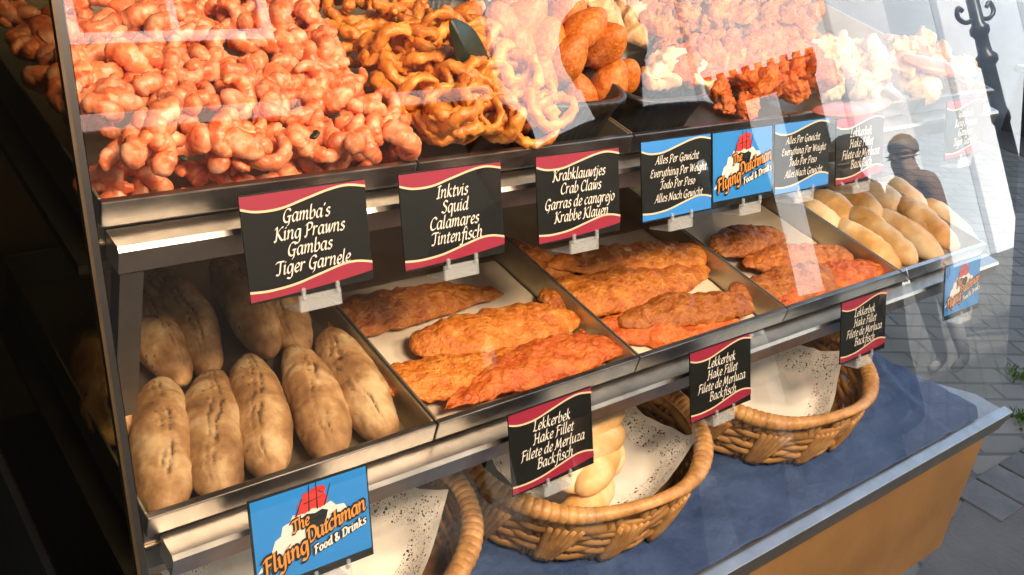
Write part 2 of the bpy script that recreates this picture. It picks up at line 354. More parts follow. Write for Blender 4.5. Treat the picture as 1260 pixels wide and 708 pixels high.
# back board, steel shelf under the upper trays, uprights
mb = MB(); mb.box((X0+.005, .345, .836), (1.0, .357, 1.185)); mb.build('back_board', WOOD, case)
mb = MB(); mb.box((X0+.005, .105, 1.178), (1.243, .60, 1.186)); mb.build('upper_shelf', STEEL_D, case)
mb = MB(); mb.box((X0+.005, .003, .972), (1.235, .340, .980)); mb.build('middle_shelf', STEEL_D, case)
mb = MB(); mb.box((X0+.005, .602, .836), (1.243, .612, 1.72)); mb.build('rear_wall', DARK, case)
def rail(y, z, x0, x1):
    m_ = MB()
    m_.add([(x0, y+.024, z), (x1, y+.024, z), (x1, y+.003, z), (x0, y+.003, z), (x0, y, z-.003), (x1, y, z-.003), (x1, y, z-.020), (x0, y, z-.020), (x0, y+.022, z-.020), (x1, y+.022, z-.020)],
           [(0,3,2,1), (3,4,5,2), (4,7,6,5), (7,8,9,6), (8,0,1,9), (0,8,7,4,3), (1,2,5,6,9)])
    return m_
rail(.080, 1.212, .006, 1.24).build('sign_rail', STEEL, case)
rail(-.022, 1.015, .012, 1.262).build('sign_rail', STEEL, case)
mb = MB(); mb.box((.008, .082, 1.06), (.024, .098, 1.190)); mb.build('upright', STEEL_D, case)

# ------------------------------------------------------------------ trays
def tray(x0, x1, y0, y1, zl, label, grp, dep=.036, divider=True):
    loc = ((x0+x1)/2, (y0+y1)/2, zl-dep)
    t_ = thing('serving_tray', label, 'tray', loc, grp)
    w = .0022; m_ = MB(); a, b = x0+.0012, x1-.0012
    m_.box((a, y0, zl-dep), (b, y1, zl-dep+w))                       # bottom
    m_.box((a, y0+.002, zl-dep+w), (a+w, y1-w, zl)); m_.box((b-w, y0+.002, zl-dep+w), (b, y1-w, zl))
    m_.box((a, y1-w, zl-dep+w), (b, y1, zl+.004))
    m_.build('pan', TRAYM, t_, bevel=.0006)
    m_ = MB()                                                        # folded front lip
    m_.box((a, y0-.004, zl-.019), (b, y0+.002, zl)); m_.box((a, y0+.002, zl-dep+w), (b, y0+.004, zl-.002))
    m_.build('front_lip', STEEL, t_, bevel=.0009)
    return t_
MX = [0, .25, .5, .75, 1.0, 1.238]
kinds = ['long brown baguettes', 'four long battered fillets next to the baguettes', 'battered fillets, the middle tray of the row', 'short battered fillets beside the white rolls', 'soft white rolls at the open end']
for i in range(5):
    tray(MX[i], MX[i+1], .004, .335, 1.038, 'steel tray on the middle shelf holding ' + kinds[i], 'trays on the middle shelf')
ku = ['heaped with peeled prawns at the dark end', 'heaped with battered squid rings', 'holding the black dish of crab claws', 'holding small battered bites', 'holding pale fish and red salmon']
for i in range(5):
    tray(MX[i], MX[i+1], .104, .58, 1.236, 'steel tray on the upper shelf ' + ku[i], 'trays on the upper shelf')
for i in (1, 2, 3):
    m_ = MB(); x0, x1 = MX[i]+.006, MX[i+1]-.006; n = 14
    vs = [(x0+(x1-x0)*a/n, .010+(.22)*b/n, 1.0055+.0025*abs(fbm((a*.31+i*5, b*.31, 0), 1))) for a in range(n+1) for b in range(n+1)]
    fs = [(a*(n+1)+b, (a+1)*(n+1)+b, (a+1)*(n+1)+b+1, a*(n+1)+b+1) for a in range(n) for b in range(n)]
    m_.add(vs, fs)
    o = m_.build('paper_liner', PAPER, loc=((x0+x1)/2, .1, 1.005), smooth=True)
    tag(o, 'cream greaseproof paper lining the ' + ['', 'fillet tray next to the baguettes', 'middle fillet tray', 'fillet tray next to the white rolls'][i], 'paper', 'paper liners in the fillet trays')

# ------------------------------------------------------------------ counter, cloth
EDG = -.142
ct = thing('counter', 'counter under the case with a steel front edge and ochre wooden front', 'counter', (.55, -.1, .5))
top = [(X0, EDG, .8), (1.246, EDG, .8), (1.236, -.10, .8), (1.165, -.03, .8), (1.03, .2, .8), (1.0, .62, .8), (X0, .62, .8)]
mb = MB(); mb.prism(top, (0, 0, 1), .029); mb.build('counter_top', STEEL_D, ct)
prof = [(EDG-.012, .833), (EDG+.003, .833), (EDG+.003, .8275), (EDG-.0005, .794), (EDG-.0085, .794), (EDG-.0105, .812), (EDG-.0095, .8135), (EDG-.0115, .815)]
mb = MB(); mb.prism([(X0-.01, y, z) for y, z in prof], (1, 0, 0), 1.262-X0+.0); mb.build('edge_trim', STEEL_T, ct, bevel=.0008)
dz = .225; mb = MB(); mb.prism([(X0, EDG, .794), (X0, EDG-dz*.176, .794-dz), (X0, EDG-dz*.176+.016, .794-dz), (X0, EDG+.016, .794)], (1, 0, 0), 1.235-X0)
OCHRE = noisy('ochre painted board', [(.3, (.22, .112, .028)), (.7, (.32, .170, .046))], 7, .5, .25, 50, 0, .0015)
mb.build('front_board', OCHRE, ct)
mb = MB(); mb.box((X0, .10, .42), (.98, .60, .80)); mb.build('cabinet', DARK, ct)
# cloth: wrinkled sheet, its right end cut askew
mb = MB(); nx, ny = 260, 110; vs = []
for a in range(nx+1):
    for b in range(ny+1):
        v = b/ny; y = EDG+.006+v*.44; s_ = a/nx
        xe = 1.20-.36*max(0, (y+.12)) - .03*math.exp(-((y-EDG)/.02)**2)
        x = .0+s_*xe
        z = .8315 + .007*abs(fbm((x*1.0, y*1.6, 3), 9, 5)) + .0042*max(0, 1-abs(((x-.25*y+.03*noise.noise(Vector((x*3, y*5, 0))))*3.1) % 1-.5)/.05) + .0036*max(0, 1-abs((y*5.2+x*.9+.2*noise.noise(Vector((x*4, y*3, 7)))) % 1-.5)/.10)
        vs.append((x, y, z))
fs = [(a*(ny+1)+b, (a+1)*(ny+1)+b, (a+1)*(ny+1)+b+1, a*(ny+1)+b+1) for a in range(nx) for b in range(ny)]
mb.add(vs, fs); o = mb.build('table_cloth', CLOTH, loc=(.6, .05, .83), smooth=True)
tag(o, 'creased dark blue cloth covering the counter under the baskets', 'cloth')
so = o.modifiers.new('solid', 'SOLIDIFY'); so.thickness = .0012; so.offset = 1

# ------------------------------------------------------------------ signs
BW, BH = .1, .077
def wave(pts): return [(p.x, p.y) for p in crom([(a, b, 0) for a, b in pts], 8)]
TOPW = wave([(0, .125), (.12, .165), (.3, .165), (.5, .11), (.7, .055), (.85, .04), (1, .075)])
BOTW = wave([(0, .115), (.15, .10), (.35, .115), (.55, .165), (.75, .215), (.88, .215), (1, .18)])
def strip(mb, up, lo, z, mi=0):                  # quads between two curves given in sign fractions
    vs = []
    for (xa, ya), (xb, yb) in zip(up, lo): vs += [(xa*BW-BW/2, ya*BH-BH/2, z), (xb*BW-BW/2, yb*BH-BH/2, z)]
    mb.add(vs, [(2*i, 2*i+1, 2*i+3, 2*i+2) for i in range(len(up)-1)], mi)
def sign_matrix(cx, z):
    # upright plate leaning with the glass, a centimetre inside it; local x right, y up the plate, z towards the customer
    e = Vector((0, .4481, .8940)); c = Vector((cx, gy(z, .0105), z))
    return Matrix(((1, 0, 0, c.x), (0, e.y, -.8940, c.y), (0, e.z, .4481, c.z), (0, 0, 0, 1)))
class Local:                                     # parts of a sign are written in its own plane
    pass
def sign_thing(cx, z, label, group, lean=0):
    o = bpy.data.objects.new('product_sign', None); COL.objects.link(o); o.empty_display_size = .02
    o.matrix_world = M @ sign_matrix(cx, z) @ Matrix.Rotation(lean, 4, 'Z')
    o['label'] = label; o['category'] = 'sign'; o['group'] = group; base(o, (0, 0, 0), M); return o
def clip(o, dx=.004, w=.034, y=-.0385):
    m_ = MB(); m_.box((dx-w/2, y-.013, -.0015), (dx+w/2, y-.001, .0008)); m_.box((dx-w/2, y-.013, -.026), (dx+w/2, y-.0115, -.0015))
    c = m_.build('clip', ACRY, o)
    for s_ in (-1, 1):
        p = MB(); p.box((dx+s_*(w/2-.003)-.0014, y-.003, .001), (dx+s_*(w/2-.003)+.0014, y+.005, .0028)); p.box((dx+s_*(w/2-.003)-.0014, y-.003, -.0015), (dx+s_*(w/2-.003)+.0014, y-.001, .001))
        q = p.build('peg', ACRY, None); q.parent = c; q.matrix_world = Matrix.Identity(4); q.matrix_parent_inverse = Matrix.Identity(4); q.matrix_local = Matrix.Identity(4)
def board(o, m_=None, h=BH):
    b_ = MB(); b_.box((-BW/2, -h/2, -.0016), (BW/2, h/2, 0)); b_.build('board', m_ or SIGNK, o, bevel=.0004)
def text_sign(cx, z, lines, label, group, blue=False, u=1.0, lean=0, pitch=.157, y1=.70):
    o = sign_thing(cx, z, label, group, lean); board(o); clip(o)
    cm = SIGNB if blue else SIGNR
    a = MB(); strip(a, [(x, .985) for x, _ in TOPW], [(x, 1-d) for x, d in TOPW], .0003); a.build('colour_band', cm, o)
    a = MB(); strip(a, BOTW, [(x, .022 + (.075*x*x if not blue else 0)) for x, d in BOTW], .0003); a.build('colour_band', cm, o)
    for cv, sg in ((TOPW, 1), (BOTW, 0)):
        a = MB(); cc = [(x, 1-d) if sg else (x, d) for x, d in cv]
        strip(a, [(x, y+.010) for x, y in cc], [(x, y-.012) for x, y in cc], .0006); a.build('gold_line', SIGNG, o)
    a = MB(); uu = .00122*u
    for i, t_ in enumerate(lines):
        pen(a, t_, -text_width(t_, uu)/2 - .001 + .0015*(i % 2), (y1-i*pitch)*BH-BH/2, uu, .0008)
    a.build('lettering', SIGNW, o); return o
def logo_sign(cx, z, label, group, lean=0):
    o = sign_thing(cx, z, label, group, lean); board(o); clip(o, .012)
    a = MB(); strip(a, [(.015, .98), (.985, .98)], [(.015, .09), (.985, .09)], .0003); a.build('picture_ground', SIGNL, o)
    def poly(name, m_, pts, zz, sm=False):
        q = MB(); P = [((x-.5)*BW, (y-.5)*BH, zz) for x, y in pts]; c = sum((Vector(p) for p in P), Vector())/len(P)
        q.add(P + [c], [(i, (i+1) % len(P), len(P)) for i in range(len(P))]); return q.build(name, m_, o)
    poly('white_spray', SIGNW, [(.02,.25),(.10,.36),(.14,.40),(.18,.52),(.23,.55),(.25,.64),(.31,.66),(.34,.72),(.40,.70),(.43,.77),(.50,.73),(.55,.76),(.60,.72),(.66,.74),(.70,.68),(.77,.67),(.80,.60),(.88,.58),(.78,.50),(.6,.42),(.4,.36),(.2,.28)], .0005)
    poly('dark_hull', SIGNK, [(.40,.66),(.45,.69),(.52,.67),(.58,.69),(.63,.66),(.61,.58),(.57,.53),(.50,.51),(.44,.54),(.41,.60)], .0007)
    poly('red_sails', SIGNS, [(.34,.70),(.39,.74),(.38,.80),(.42,.84),(.43,.90),(.50,.915),(.52,.935),(.60,.935),(.625,.90),(.61,.85),(.635,.80),(.62,.73),(.57,.71),(.50,.73),(.44,.70),(.40,.71)], .0009)
    q = MB()
    for x0, y0, x1, y1 in ((.47,.71,.485,.985),(.54,.71,.545,1.0),(.60,.72,.665,.93),(.36,.70,.42,.86),(.43,.80,.60,.83),(.56,.89,.60,.86)):
        d = Vector((x1-x0, y1-y0, 0)).normalized(); pr = Vector((-d.y, d.x, 0))*.006
        q.add([((p.x-.5)*BW, (p.y-.5)*BH, .0011) for p in (Vector((x0,y0,0))+pr, Vector((x0,y0,0))-pr, Vector((x1,y1,0))-pr*.4, Vector((x1,y1,0))+pr*.4)], [(0,1,2,3)])
    q.build('masts', SIGNK, o)
    rz = R(13)
    for nm, mm, nib, th, zz in (('letter_shadow', SIGNK, .95, 1.05, .0013), ('lettering', SIGNO, .55, .22, .0016)):
        q = MB()
        pen(q, 'The', -.018, .0035, .00115, zz, nib, th, rotz=rz); pen(q, 'Flying', -.043, -.0225, .00165, zz, nib, th, rotz=rz); pen(q, 'Dutchman', -.0065, -.0085, .00150, zz, nib, th, rotz=rz, sp=-.25)
        q.build(nm, mm, o)
    for nm, mm, nib, th, zz in (('letter_shadow', SIGNK, .95, 1.3, .0019), ('strapline', SIGNW, .5, .42, .0023)):
        q = MB(); pen(q, 'Food & Drinks', -.002, -.0185, .00085, zz, nib, th, ang=15, slant=.2, rotz=rz, sp=.5); q.build(nm, mm, o)
    return o
UG, LG = 'signs along the upper rail', 'signs along the middle rail'
ZU, ZL = 1.2095, 1.0135
text_sign(.134, ZU, ["Gamba's", 'King Prawns', 'Gambas', 'Tiger Garnele'], 'black and red sign reading Gamba\'s King Prawns in front of the prawn tray', UG, lean=R(.5))
text_sign(.2635, ZU, ['Inktvis', 'Squid', 'Calamares', 'Tintenfisch'], 'black and red sign reading Inktvis Squid Calamares in front of the squid rings', UG, u=1.02)
text_sign(.402, ZU-.001, ['Krabklauwtjes', 'Crab Claws', 'Garras de cangrejo', 'Krabbe Klauen'], 'black and red sign reading Krabklauwtjes Crab Claws below the crab claws', UG, lean=R(-.6), u=.98)
text_sign(.532, ZU, ['Alles Per Gewicht', 'Everything Per Weight', 'Todo Por Peso', 'Alles Nach Gewicht'], 'black and blue sign Alles Per Gewicht left of the ship logo sign', UG, True, .80)
logo_sign(.634, ZU, 'blue Flying Dutchman ship logo sign between two black and blue signs', UG)
text_sign(.738, ZU, ['Alles Per Gewicht', 'Everything Per Weight', 'Todo Por Peso', 'Alles Nach Gewicht'], 'black and blue sign Alles Per Gewicht right of the ship logo sign, paled by reflections', UG, True, .80)
text_sign(.853, ZU-.003, ['Lekkerbek', 'Hake Fillet', 'Filete de Merluza', 'Backfisch'], 'black and red sign half dark and half paled above the white rolls', UG)
text_sign(1.103, ZU, ['Gamba\'s', 'King Prawns', 'Gambas', 'Tiger Garnele'], 'rightmost sign of the upper rail, almost washed out by reflections', UG)
logo_sign(.1135, ZL, 'large blue Flying Dutchman ship logo sign in front of the baguettes', LG, lean=R(-.8))
HK = ['Lekkerbek', 'Hake Fillet', 'Filete de Merluza', 'Backfisch']
text_sign(.357, ZL, HK, 'Lekkerbek Hake Fillet sign in front of the basket with small rolls', LG, lean=R(.6))
text_sign(.597, ZL, HK, 'Lekkerbek Hake Fillet sign between the two doily baskets', LG)
text_sign(.871, ZL-.002, HK, 'Lekkerbek Hake Fillet sign above the rightmost basket', LG, lean=R(-1))
logo_sign(1.118, ZL, 'small looking blue ship logo sign at the far right of the middle rail', LG)

# ------------------------------------------------------------------ food
def blob(length, wid, hei, seg=28, ring=18, amp=.12, f=40, seed=0, bend=0, taper=(1, 1), flat=0, fine=.0, seam=False, pw=2.6):
    # a long lump along x resting on z=0 : rounded ends, noise, optional bend and seam
    vs, fs, at_ = [], [], []
    off = Vector((seed*3.1, seed*1.7, seed*2.3))
    for i in range(seg+1):
        s_ = -1 + 2*i/seg; prof_ = max(1e-3, (1-abs(s_)**pw))**.5
        tp = taper[0]+(taper[1]-taper[0])*(s_+1)/2
        for k in range(ring):
            a = 2*math.pi*k/ring; y, z = math.cos(a), math.sin(a)
            if flat and z < 0: z *= (1-flat)
            p = Vector((s_*length/2, y*wid/2*prof_*tp, z*hei/2*prof_*tp))
            n_ = Vector((s_*.25, y, z)); n_.normalize()
            p += n_*(fbm(p+off, f, 4)*amp*min(wid, hei)) + (n_*noise.noise((p+off)*f*5)*fine)
            m_ = 0
            if seam and z > .1:
                amp_ = max(0, 1-abs(s_)**4*1.5); nn = lambda q, w_=0: noise.noise(off+Vector((s_*q, w_, seed)))
                for w0, dpt in ((.22*math.sin(s_*2.5+seed)+.10*nn(5), 1.0), (.22*math.sin(s_*2.5+seed)+.10*nn(5)-.26-.1*nn(7, 3), .55)):
                    d = abs(y-w0-.05*nn(22, 5)); gate = max(0, min(1, .55+1.3*nn(6, w0*0+dpt*4)))*amp_
                    if d < .34: p.z -= .0016*dpt*gate*(1-d/.34)
                    if d < .065: q = (1-d/.065)*gate*dpt; p.z -= .0016*q; m_ = max(m_, min(1, q*1.9*(.3+.7*(noise.noise((p+off)*300) > -.15))))
                    elif d < .20: p.z += .0012*gate*dpt*(.5+noise.noise((p+off)*180))
            p.y += bend*(s_*s_-.4)
            vs.append(p); at_.append(m_)
    for i in range(seg):
        for k in range(ring): fs.append((i*ring+k, (i+1)*ring+k, (i+1)*ring+(k+1) % ring, i*ring+(k+1) % ring))
    fs += [tuple(range(ring)), tuple(reversed(range(seg*ring, (seg+1)*ring)))]
    zmin = min(p.z for p in vs)
    for p in vs: p.z -= zmin
    mb_ = MB(); mb_.add(vs, fs); return mb_, at_
def along(p, q, z, roll=0, pitch=0, sc=1):
    d = q-p; c = (p+q)/2
    return TRS((c.x, c.y, z), roll, pitch, math.atan2(d.y, d.x), sc)
# baguettes
BAG = [((200,458),(204,640)), ((258,446),(266,622)), ((308,428),(344,594)), ((360,418),(412,568)), ((408,398),(490,544)),
       ((154,340),(216,468)), ((204,326),(272,452)), ((258,312),(330,434)), ((352,318),(379,420)), ((102,378),(128,540))]
BL = ['front row of the bread tray, leftmost', 'front row of the bread tray, second from left', 'front row of the bread tray, middle of the five', 'front row of the bread tray, fourth from left', 'front row of the bread tray, against the fillet tray',
      'back row of the bread tray, just right of the glass corner', 'back row of the bread tray, second right of the glass corner', 'back row of the bread tray, partly behind the prawn sign', 'back of the bread tray, only its tip under the prawn sign', 'back row of the bread tray, dim behind the side glass']
for i, (a, b) in enumerate(BAG):
    p, q = at(*a, 1.032), at(*b, 1.032)
    if q.y < .0085: q = p + (q-p)*((p.y-.0085)/(p.y-q.y))
    if i == 8: q = at(379, 418, 1.044); p = q + (at(352, 318, 1.044)-q).normalized()*.15
    L = Vector((q.x-p.x, q.y-p.y)).length - .001
    m_, at_ = blob(L, (.0515 if i < 5 else .0455)+.002*math.sin(i*2.3), .047, 140, 84, .05, 24, i+1, .006*math.sin(i*1.7), (.90, 1.05) if i % 2 else (1.0, .95), .2, .0006, True, 2.1)
    o = m_.build('baguette', BREAD, smooth=True, attr=at_)
    o.matrix_world = M @ along(p, q, 1.007 if i > 4 else 1.004, .35*math.sin(i*3.3), 0)
    tag(o, 'brown baguette, ' + BL[i], 'baguette', 'baguettes in the bread tray')
# battered fillets
def fillet(L, w, h, seed, taper):
    m_, _ = blob(L, w*1.17, h*1.0, 130, 60, .15, 15, seed, .013*math.sin(seed*2.1), taper, .5, .0024, False, 2.1)
    for p in m_.v:                               # ragged outline and a crust of small bubbles
        k = 1+.11*noise.noise(Vector((p.x*28, seed, 0)))+.07*noise.noise(Vector((p.x*75, seed, 5))); p.y *= k
        p.z += (.0020*noise.noise(p*150+Vector((seed, 0, 0)))+.0024*abs(noise.noise(p*62+Vector((0, seed, 0))))) if p.z > .006 else 0
    return m_
FIL = [((418,388),(607,350),.058,.030,1.006,0,0,'second tray, back fillet with a raised thin tail'), ((520,420),(706,385),.055,.032,1.010,1,0,'second tray, second from the back'),
       ((472,472),(738,428),.060,.034,1.008,2,0,'second tray, longest one in the middle'), ((576,500),(770,430),.056,.032,1.018,3,2,'second tray, orange one at the front'),
       ((688,318),(860,306),.056,.030,1.016,4,0,'middle tray, back fillet under the sign'), ((684,366),(868,330),.066,.034,1.008,5,0,'middle tray, wide pale brown one'),
       ((772,388),(916,368),.052,.032,1.012,6,1,'middle tray, dark brown with a curled end'), ((748,416),(922,400),.056,.028,1.006,7,2,'middle tray, orange one at the front'),
       ((618,292),(704,330),.050,.026,1.006,8,0,'middle tray, hidden left end behind the sign'),
       ((884,302),(958,284),.060,.034,1.010,9,1,'fourth tray, knobbly back left piece'), ((926,318),(1042,308),.056,.034,1.012,10,1,'fourth tray, brown piece at the back'),
       ((914,358),(1036,334),.058,.032,1.008,11,1,'fourth tray, brown piece in the middle'), ((978,376),(1092,332),.052,.032,1.009,12,2,'fourth tray, bright orange one at the front')]
for (a, b, w, h, zz, sd_, mi, lb) in FIL:
    zc = zz+.018; p, q = at(*a, zc), at(*b, zc)
    m_ = fillet((q-p).length*1.13, w, h, sd_+20, ((1.18, .48), (1.1, .8), (1.12, .55), (.6, 1.12), (.62, 1.1), (1.05, .75), (.8, 1.1), (.7, 1.08), (1, .8), (1.1, .7), (.75, 1.1), (.8, 1.1), (.6, 1.1))[sd_])
    mt = along(p, q, zz, .12*math.sin(sd_*1.9), 0); ym = min((mt @ v).y for v in m_.v); sh = max(0, .011-ym)
    mt = Matrix.Translation((0, sh, 0)) @ mt
    o = m_.build('fish_fillet', (BATTER, BATTER2, BATTERR)[mi], smooth=True)
    o.matrix_world = M @ mt
    tag(o, 'battered fried fillet in the ' + lb, 'fish fillet', 'battered fillets on the middle shelf')
# soft rolls
def roll_mesh(L, w, h, seed):
    m_, _ = blob(L, w, h, 44, 30, .09, 24, seed, .004*math.sin(seed*1.3), (.95, 1.03), .3, .0004); return m_
ROL = [((982,244),(1032,279),1.006), ((1008,238),(1056,273),1.006), ((1038,232),(1082,266),1.006), ((1068,228),(1108,258),1.006), ((1088,222),(1136,254),1.006),
       ((1034,275),(1102,325),1.008), ((1062,266),(1136,326),1.016), ((1090,262),(1160,316),1.006), ((1122,252),(1186,310),1.016), ((1148,250),(1206,303),1.006), ((1020,205),(1052,240),1.006)]
RLB = ['back left beside the fillet tray', 'second in the back row', 'third in the back row', 'fourth in the back row', 'last in the back row, paled by the glass',
       'front left, against the tray divider', 'second in the front row, lying on its neighbours', 'third in the front row', 'fourth in the front row', 'front right at the open end', 'at the very back under the dark sign']
for i, (a, b, zz) in enumerate(ROL):
    p, q = at(*a, zz+.02), at(*b, zz+.02)
    m_ = roll_mesh(min(.14, (q-p).length*1.16), .044, .041, i+50); mt = along(p, q, zz, .1*math.sin(i*2)); mt = Matrix.Translation((0, max(0, .011-min((mt @ v).y for v in m_.v)), 0)) @ mt
    t_ = MB(); o = m_.build('bread_roll', ROLLM, smooth=True); o.matrix_world = M @ mt
    tag(o, 'soft pale roll in the roll tray, ' + RLB[i], 'bread roll', 'soft rolls in the end tray')
# prawns
def prawn_mesh(seed):
    rnd = random.Random(seed); pts, rad = [], []; n = 36; arc = 3.3+rnd.random()*1.5; r0 = .0128
    for i in range(n):
        t_ = i/(n-1); a = arc*t_; rr = r0*(1-.26*t_)
        pts.append((rr*math.cos(a), rr*math.sin(a), .003*math.sin(t_*3+seed)))
        body = .0070*(1-.58*t_**1.5)*min(1, (t_*6+.5))
        if t_ > .92: body *= .75
        sg = (t_*6) % 1
        rad.append(body*(1+.07*sg-(.10 if sg < .16 else 0)))
    off = Vector((seed, seed*2, 0))
    m_ = MB(); m_.tube(pts, rad, 14, up=(0, 0, 1), sq=(1.0, 1.25), disp=lambda p, c: p+(p-c)*(.11*noise.noise(p*130+off)+.06*noise.noise(p*420+off)))
    m_.attr = [max(0, math.sin((i//14)/(n-1)*6*2*math.pi+.5))**2*(.5+.5*noise.noise(p*260+off)) if (i % 14) < 8 else .15 for i, p in enumerate(m_.v)]
    return m_
PR = [prawn_mesh(s_) for s_ in range(9)]
def heap(meshes, spots, name, material, label, cat, group, rnd, tilt=.9, scl=(.9, 1.2), mats=None):
    src = []
    for i, (x, y, z) in enumerate(spots):
        k = i % len(meshes); mt = TRS((x, y, z), rnd.uniform(-tilt, tilt), rnd.uniform(-tilt, tilt), rnd.uniform(0, 6.3), rnd.uniform(*scl))
        if k == len(src):
            o = meshes[k].build(name, material if not mats else mats[k % len(mats)], smooth=True, attr=getattr(meshes[k], 'attr', None)); tag(o, label, cat, group); o.matrix_world = M @ mt; src.append(o)
        else: cp(src[k], mt)
def scatter(x0, x1, y0, y1, step, zf, rnd, layers, jit=.45):
    out = []
    for l, (dz, keep) in enumerate(layers):
        nx, ny = int((x1-x0)/step), int((y1-y0)/step)
        for i in range(nx+1):
            for j in range(ny+1):
                if rnd.random() > keep: continue
                x = x0+(i+.5*(j % 2))*step+rnd.uniform(-jit, jit)*step; y = y0+j*step+rnd.uniform(-jit, jit)*step
                if x0 <= x <= x1 and y0 <= y <= y1: out.append((x, y, zf(x, y)+dz+rnd.uniform(-.004, .004)))
    rnd.shuffle(out); return out
rnd = random.Random(3)
def hp(x, y):
    return 1.234 + .007*max(0, min(1, (.118-y)/.010)) + .024*min(1, max(0, (y-.105)/.10)) + .012*math.sin(x*20+1)*math.sin(y*17) + .012
sp = scatter(.004, .246, .102, .345, .0203, hp, rnd, [(.003, 1)])
sp += [(.012+i*.0205+rnd.uniform(-.004, .004), yy+rnd.uniform(-.001, .004), zz) for i in range(12) for yy, zz in ((.1315, 1.2145), (.1345, 1.2275))]
sp += scatter(.012, .238, .108, .36, .0200, hp, rnd, [(.0115, .85)])[:298-len(sp)]
heap(PR, sp, 'prawn', PRAWN, 'peeled orange pink prawn in the heap filling the upper tray at the dark end', 'prawn', 'prawns heaped in the upper tray', rnd, .9, (.84, 1.12))
# squid rings
def ring_mesh(seed):
    rnd_ = random.Random(seed); r0 = .0150+.005*rnd_.random(); n = 40; off = Vector((seed*2, 1, seed))
    ex = 1+.45*rnd_.random(); kink = rnd_.uniform(.1, .35); pts = []
    for i in range(n):
        a = 2*math.pi*i/n; rr = r0*(1+kink*.4*math.sin(2*a+seed))
        pts.append((rr*math.cos(a)*ex, rr*math.sin(a), .006*math.sin(2*a+seed*1.3)))
    rad = [.0050*(1+.30*noise.noise(Vector((math.cos(2*math.pi*i/n)*2, math.sin(2*math.pi*i/n)*2, seed*4)))) for i in range(n)]
    m_ = MB(); m_.tube(pts, rad, 12, closed=True, up=(0, 0, 1), sq=(.85, 1.25), disp=lambda p, c: p+(p-c)*(.6*noise.noise(p*150+off)+.45*noise.noise(p*420+off)))
    return m_
def stick_mesh(seed):
    rnd_ = random.Random(seed); off = Vector((seed*5, 1, seed)); n = 18
    pts = crom([(-.024, 0, 0), (-.010, .006*rnd_.uniform(-1, 1), .003), (.010, .007*rnd_.uniform(-1, 1), 0), (.024, 0, .004)], 6)
    rad = [.0062*(min(1, .35+3*min(i/(len(pts)-1), 1-i/(len(pts)-1)))) for i in range(len(pts))]
    m_ = MB(); m_.tube(pts, rad, 12, disp=lambda p, c: p+(p-c)*(.5*noise.noise(p*130+off)+.4*noise.noise(p*320+off))); return m_
RG = [ring_mesh(s_) for s_ in range(6)]
ST = [stick_mesh(s_) for s_ in range(4)]
def hs(x, y):
    c = max(0, 1-((x-.345)/.13)**2)
    return 1.232 + .010*max(0, min(1, (.122-y)/.012)) + .030*min(1, max(0, (y-.108)/.09))*c + .018*c + .008*math.sin(x*31)*math.sin(y*23)
sp = scatter(.264, .400, .106, .24, .0225, hs, rnd, [(0, 1), (.013, .95)]) + scatter(.268, .365, .24, .42, .025, hs, rnd, [(0, 1), (.013, .7)])
nr = int(len(sp)*.68)
heap(RG, sp[:nr], 'squid_ring', SQUID, 'battered golden squid ring in the heap on the second upper tray', 'squid ring', 'squid rings heaped in the upper tray', rnd, 1.0, (.72, 1.02))
heap(ST, sp[nr:], 'squid_strip', SQUID, 'battered squid strip among the squid rings of the second upper tray', 'squid strip', 'squid strips among the rings', rnd, .7, (.75, 1.0))

# black fluted dishes, crab claws, bites
def dish(cx, cy, lx, ly, h, label, rz=0):
    m_ = MB(); n = 120; prof_ = [(.80, 0), (.86, .15), (.97, .85), (1.0, 1.0), (1.05, 1.0), (1.05, .93), (1.015, .90), (.97, .6)]
    vs = []
    inner = [(.70, .22), (.84, .3), (.97, .99)]
    full = [(.0, .0)] + prof_[:5] 
    P = [(.82, 0), (.9, .5), (1.0, .93), (1.06, .93), (1.06, 1.0), (.98, 1.0), (.86, .45), (.80, .12), (.02, .10)]
    for r_, z in P:
        for k in range(n):
            a = 2*math.pi*k/n; e = 4.5; c, s_ = math.cos(a), math.sin(a)
            q = (abs(c)**e+abs(s_)**e)**(-1/e); fl = 1+(.012*math.sin(40*a) if z < .95 else 0)
            x, y = c*q*r_*lx/2*fl, s_*q*r_*ly/2*fl
            vs.append((cx+x*math.cos(rz)-y*math.sin(rz), cy+x*math.sin(rz)+y*math.cos(rz), 1.2035+z*h))
    fs = [(i*n+k, i*n+(k+1) % n, (i+1)*n+(k+1) % n, (i+1)*n+k) for i in range(len(P)-1) for k in range(n)]
    fs += [tuple(reversed(range(n))), tuple(range((len(P)-1)*n, len(P)*n))]
    m_.add(vs, fs); o = m_.build('serving_dish', BLACK, loc=(cx, cy, 1.2035), smooth=True)
    tag(o, label, 'dish', 'black dishes on the upper shelf'); return o
dish(.4405, .185, .116, .145, .066, 'black fluted plastic dish holding the round crab claws')
dish(.567, .182, .118, .135, .060, 'black fluted plastic dish holding pale battered bites')
dish(.435, .315, .10, .10, .070, 'ribbed dark dish behind the crab claws, paled by reflections')
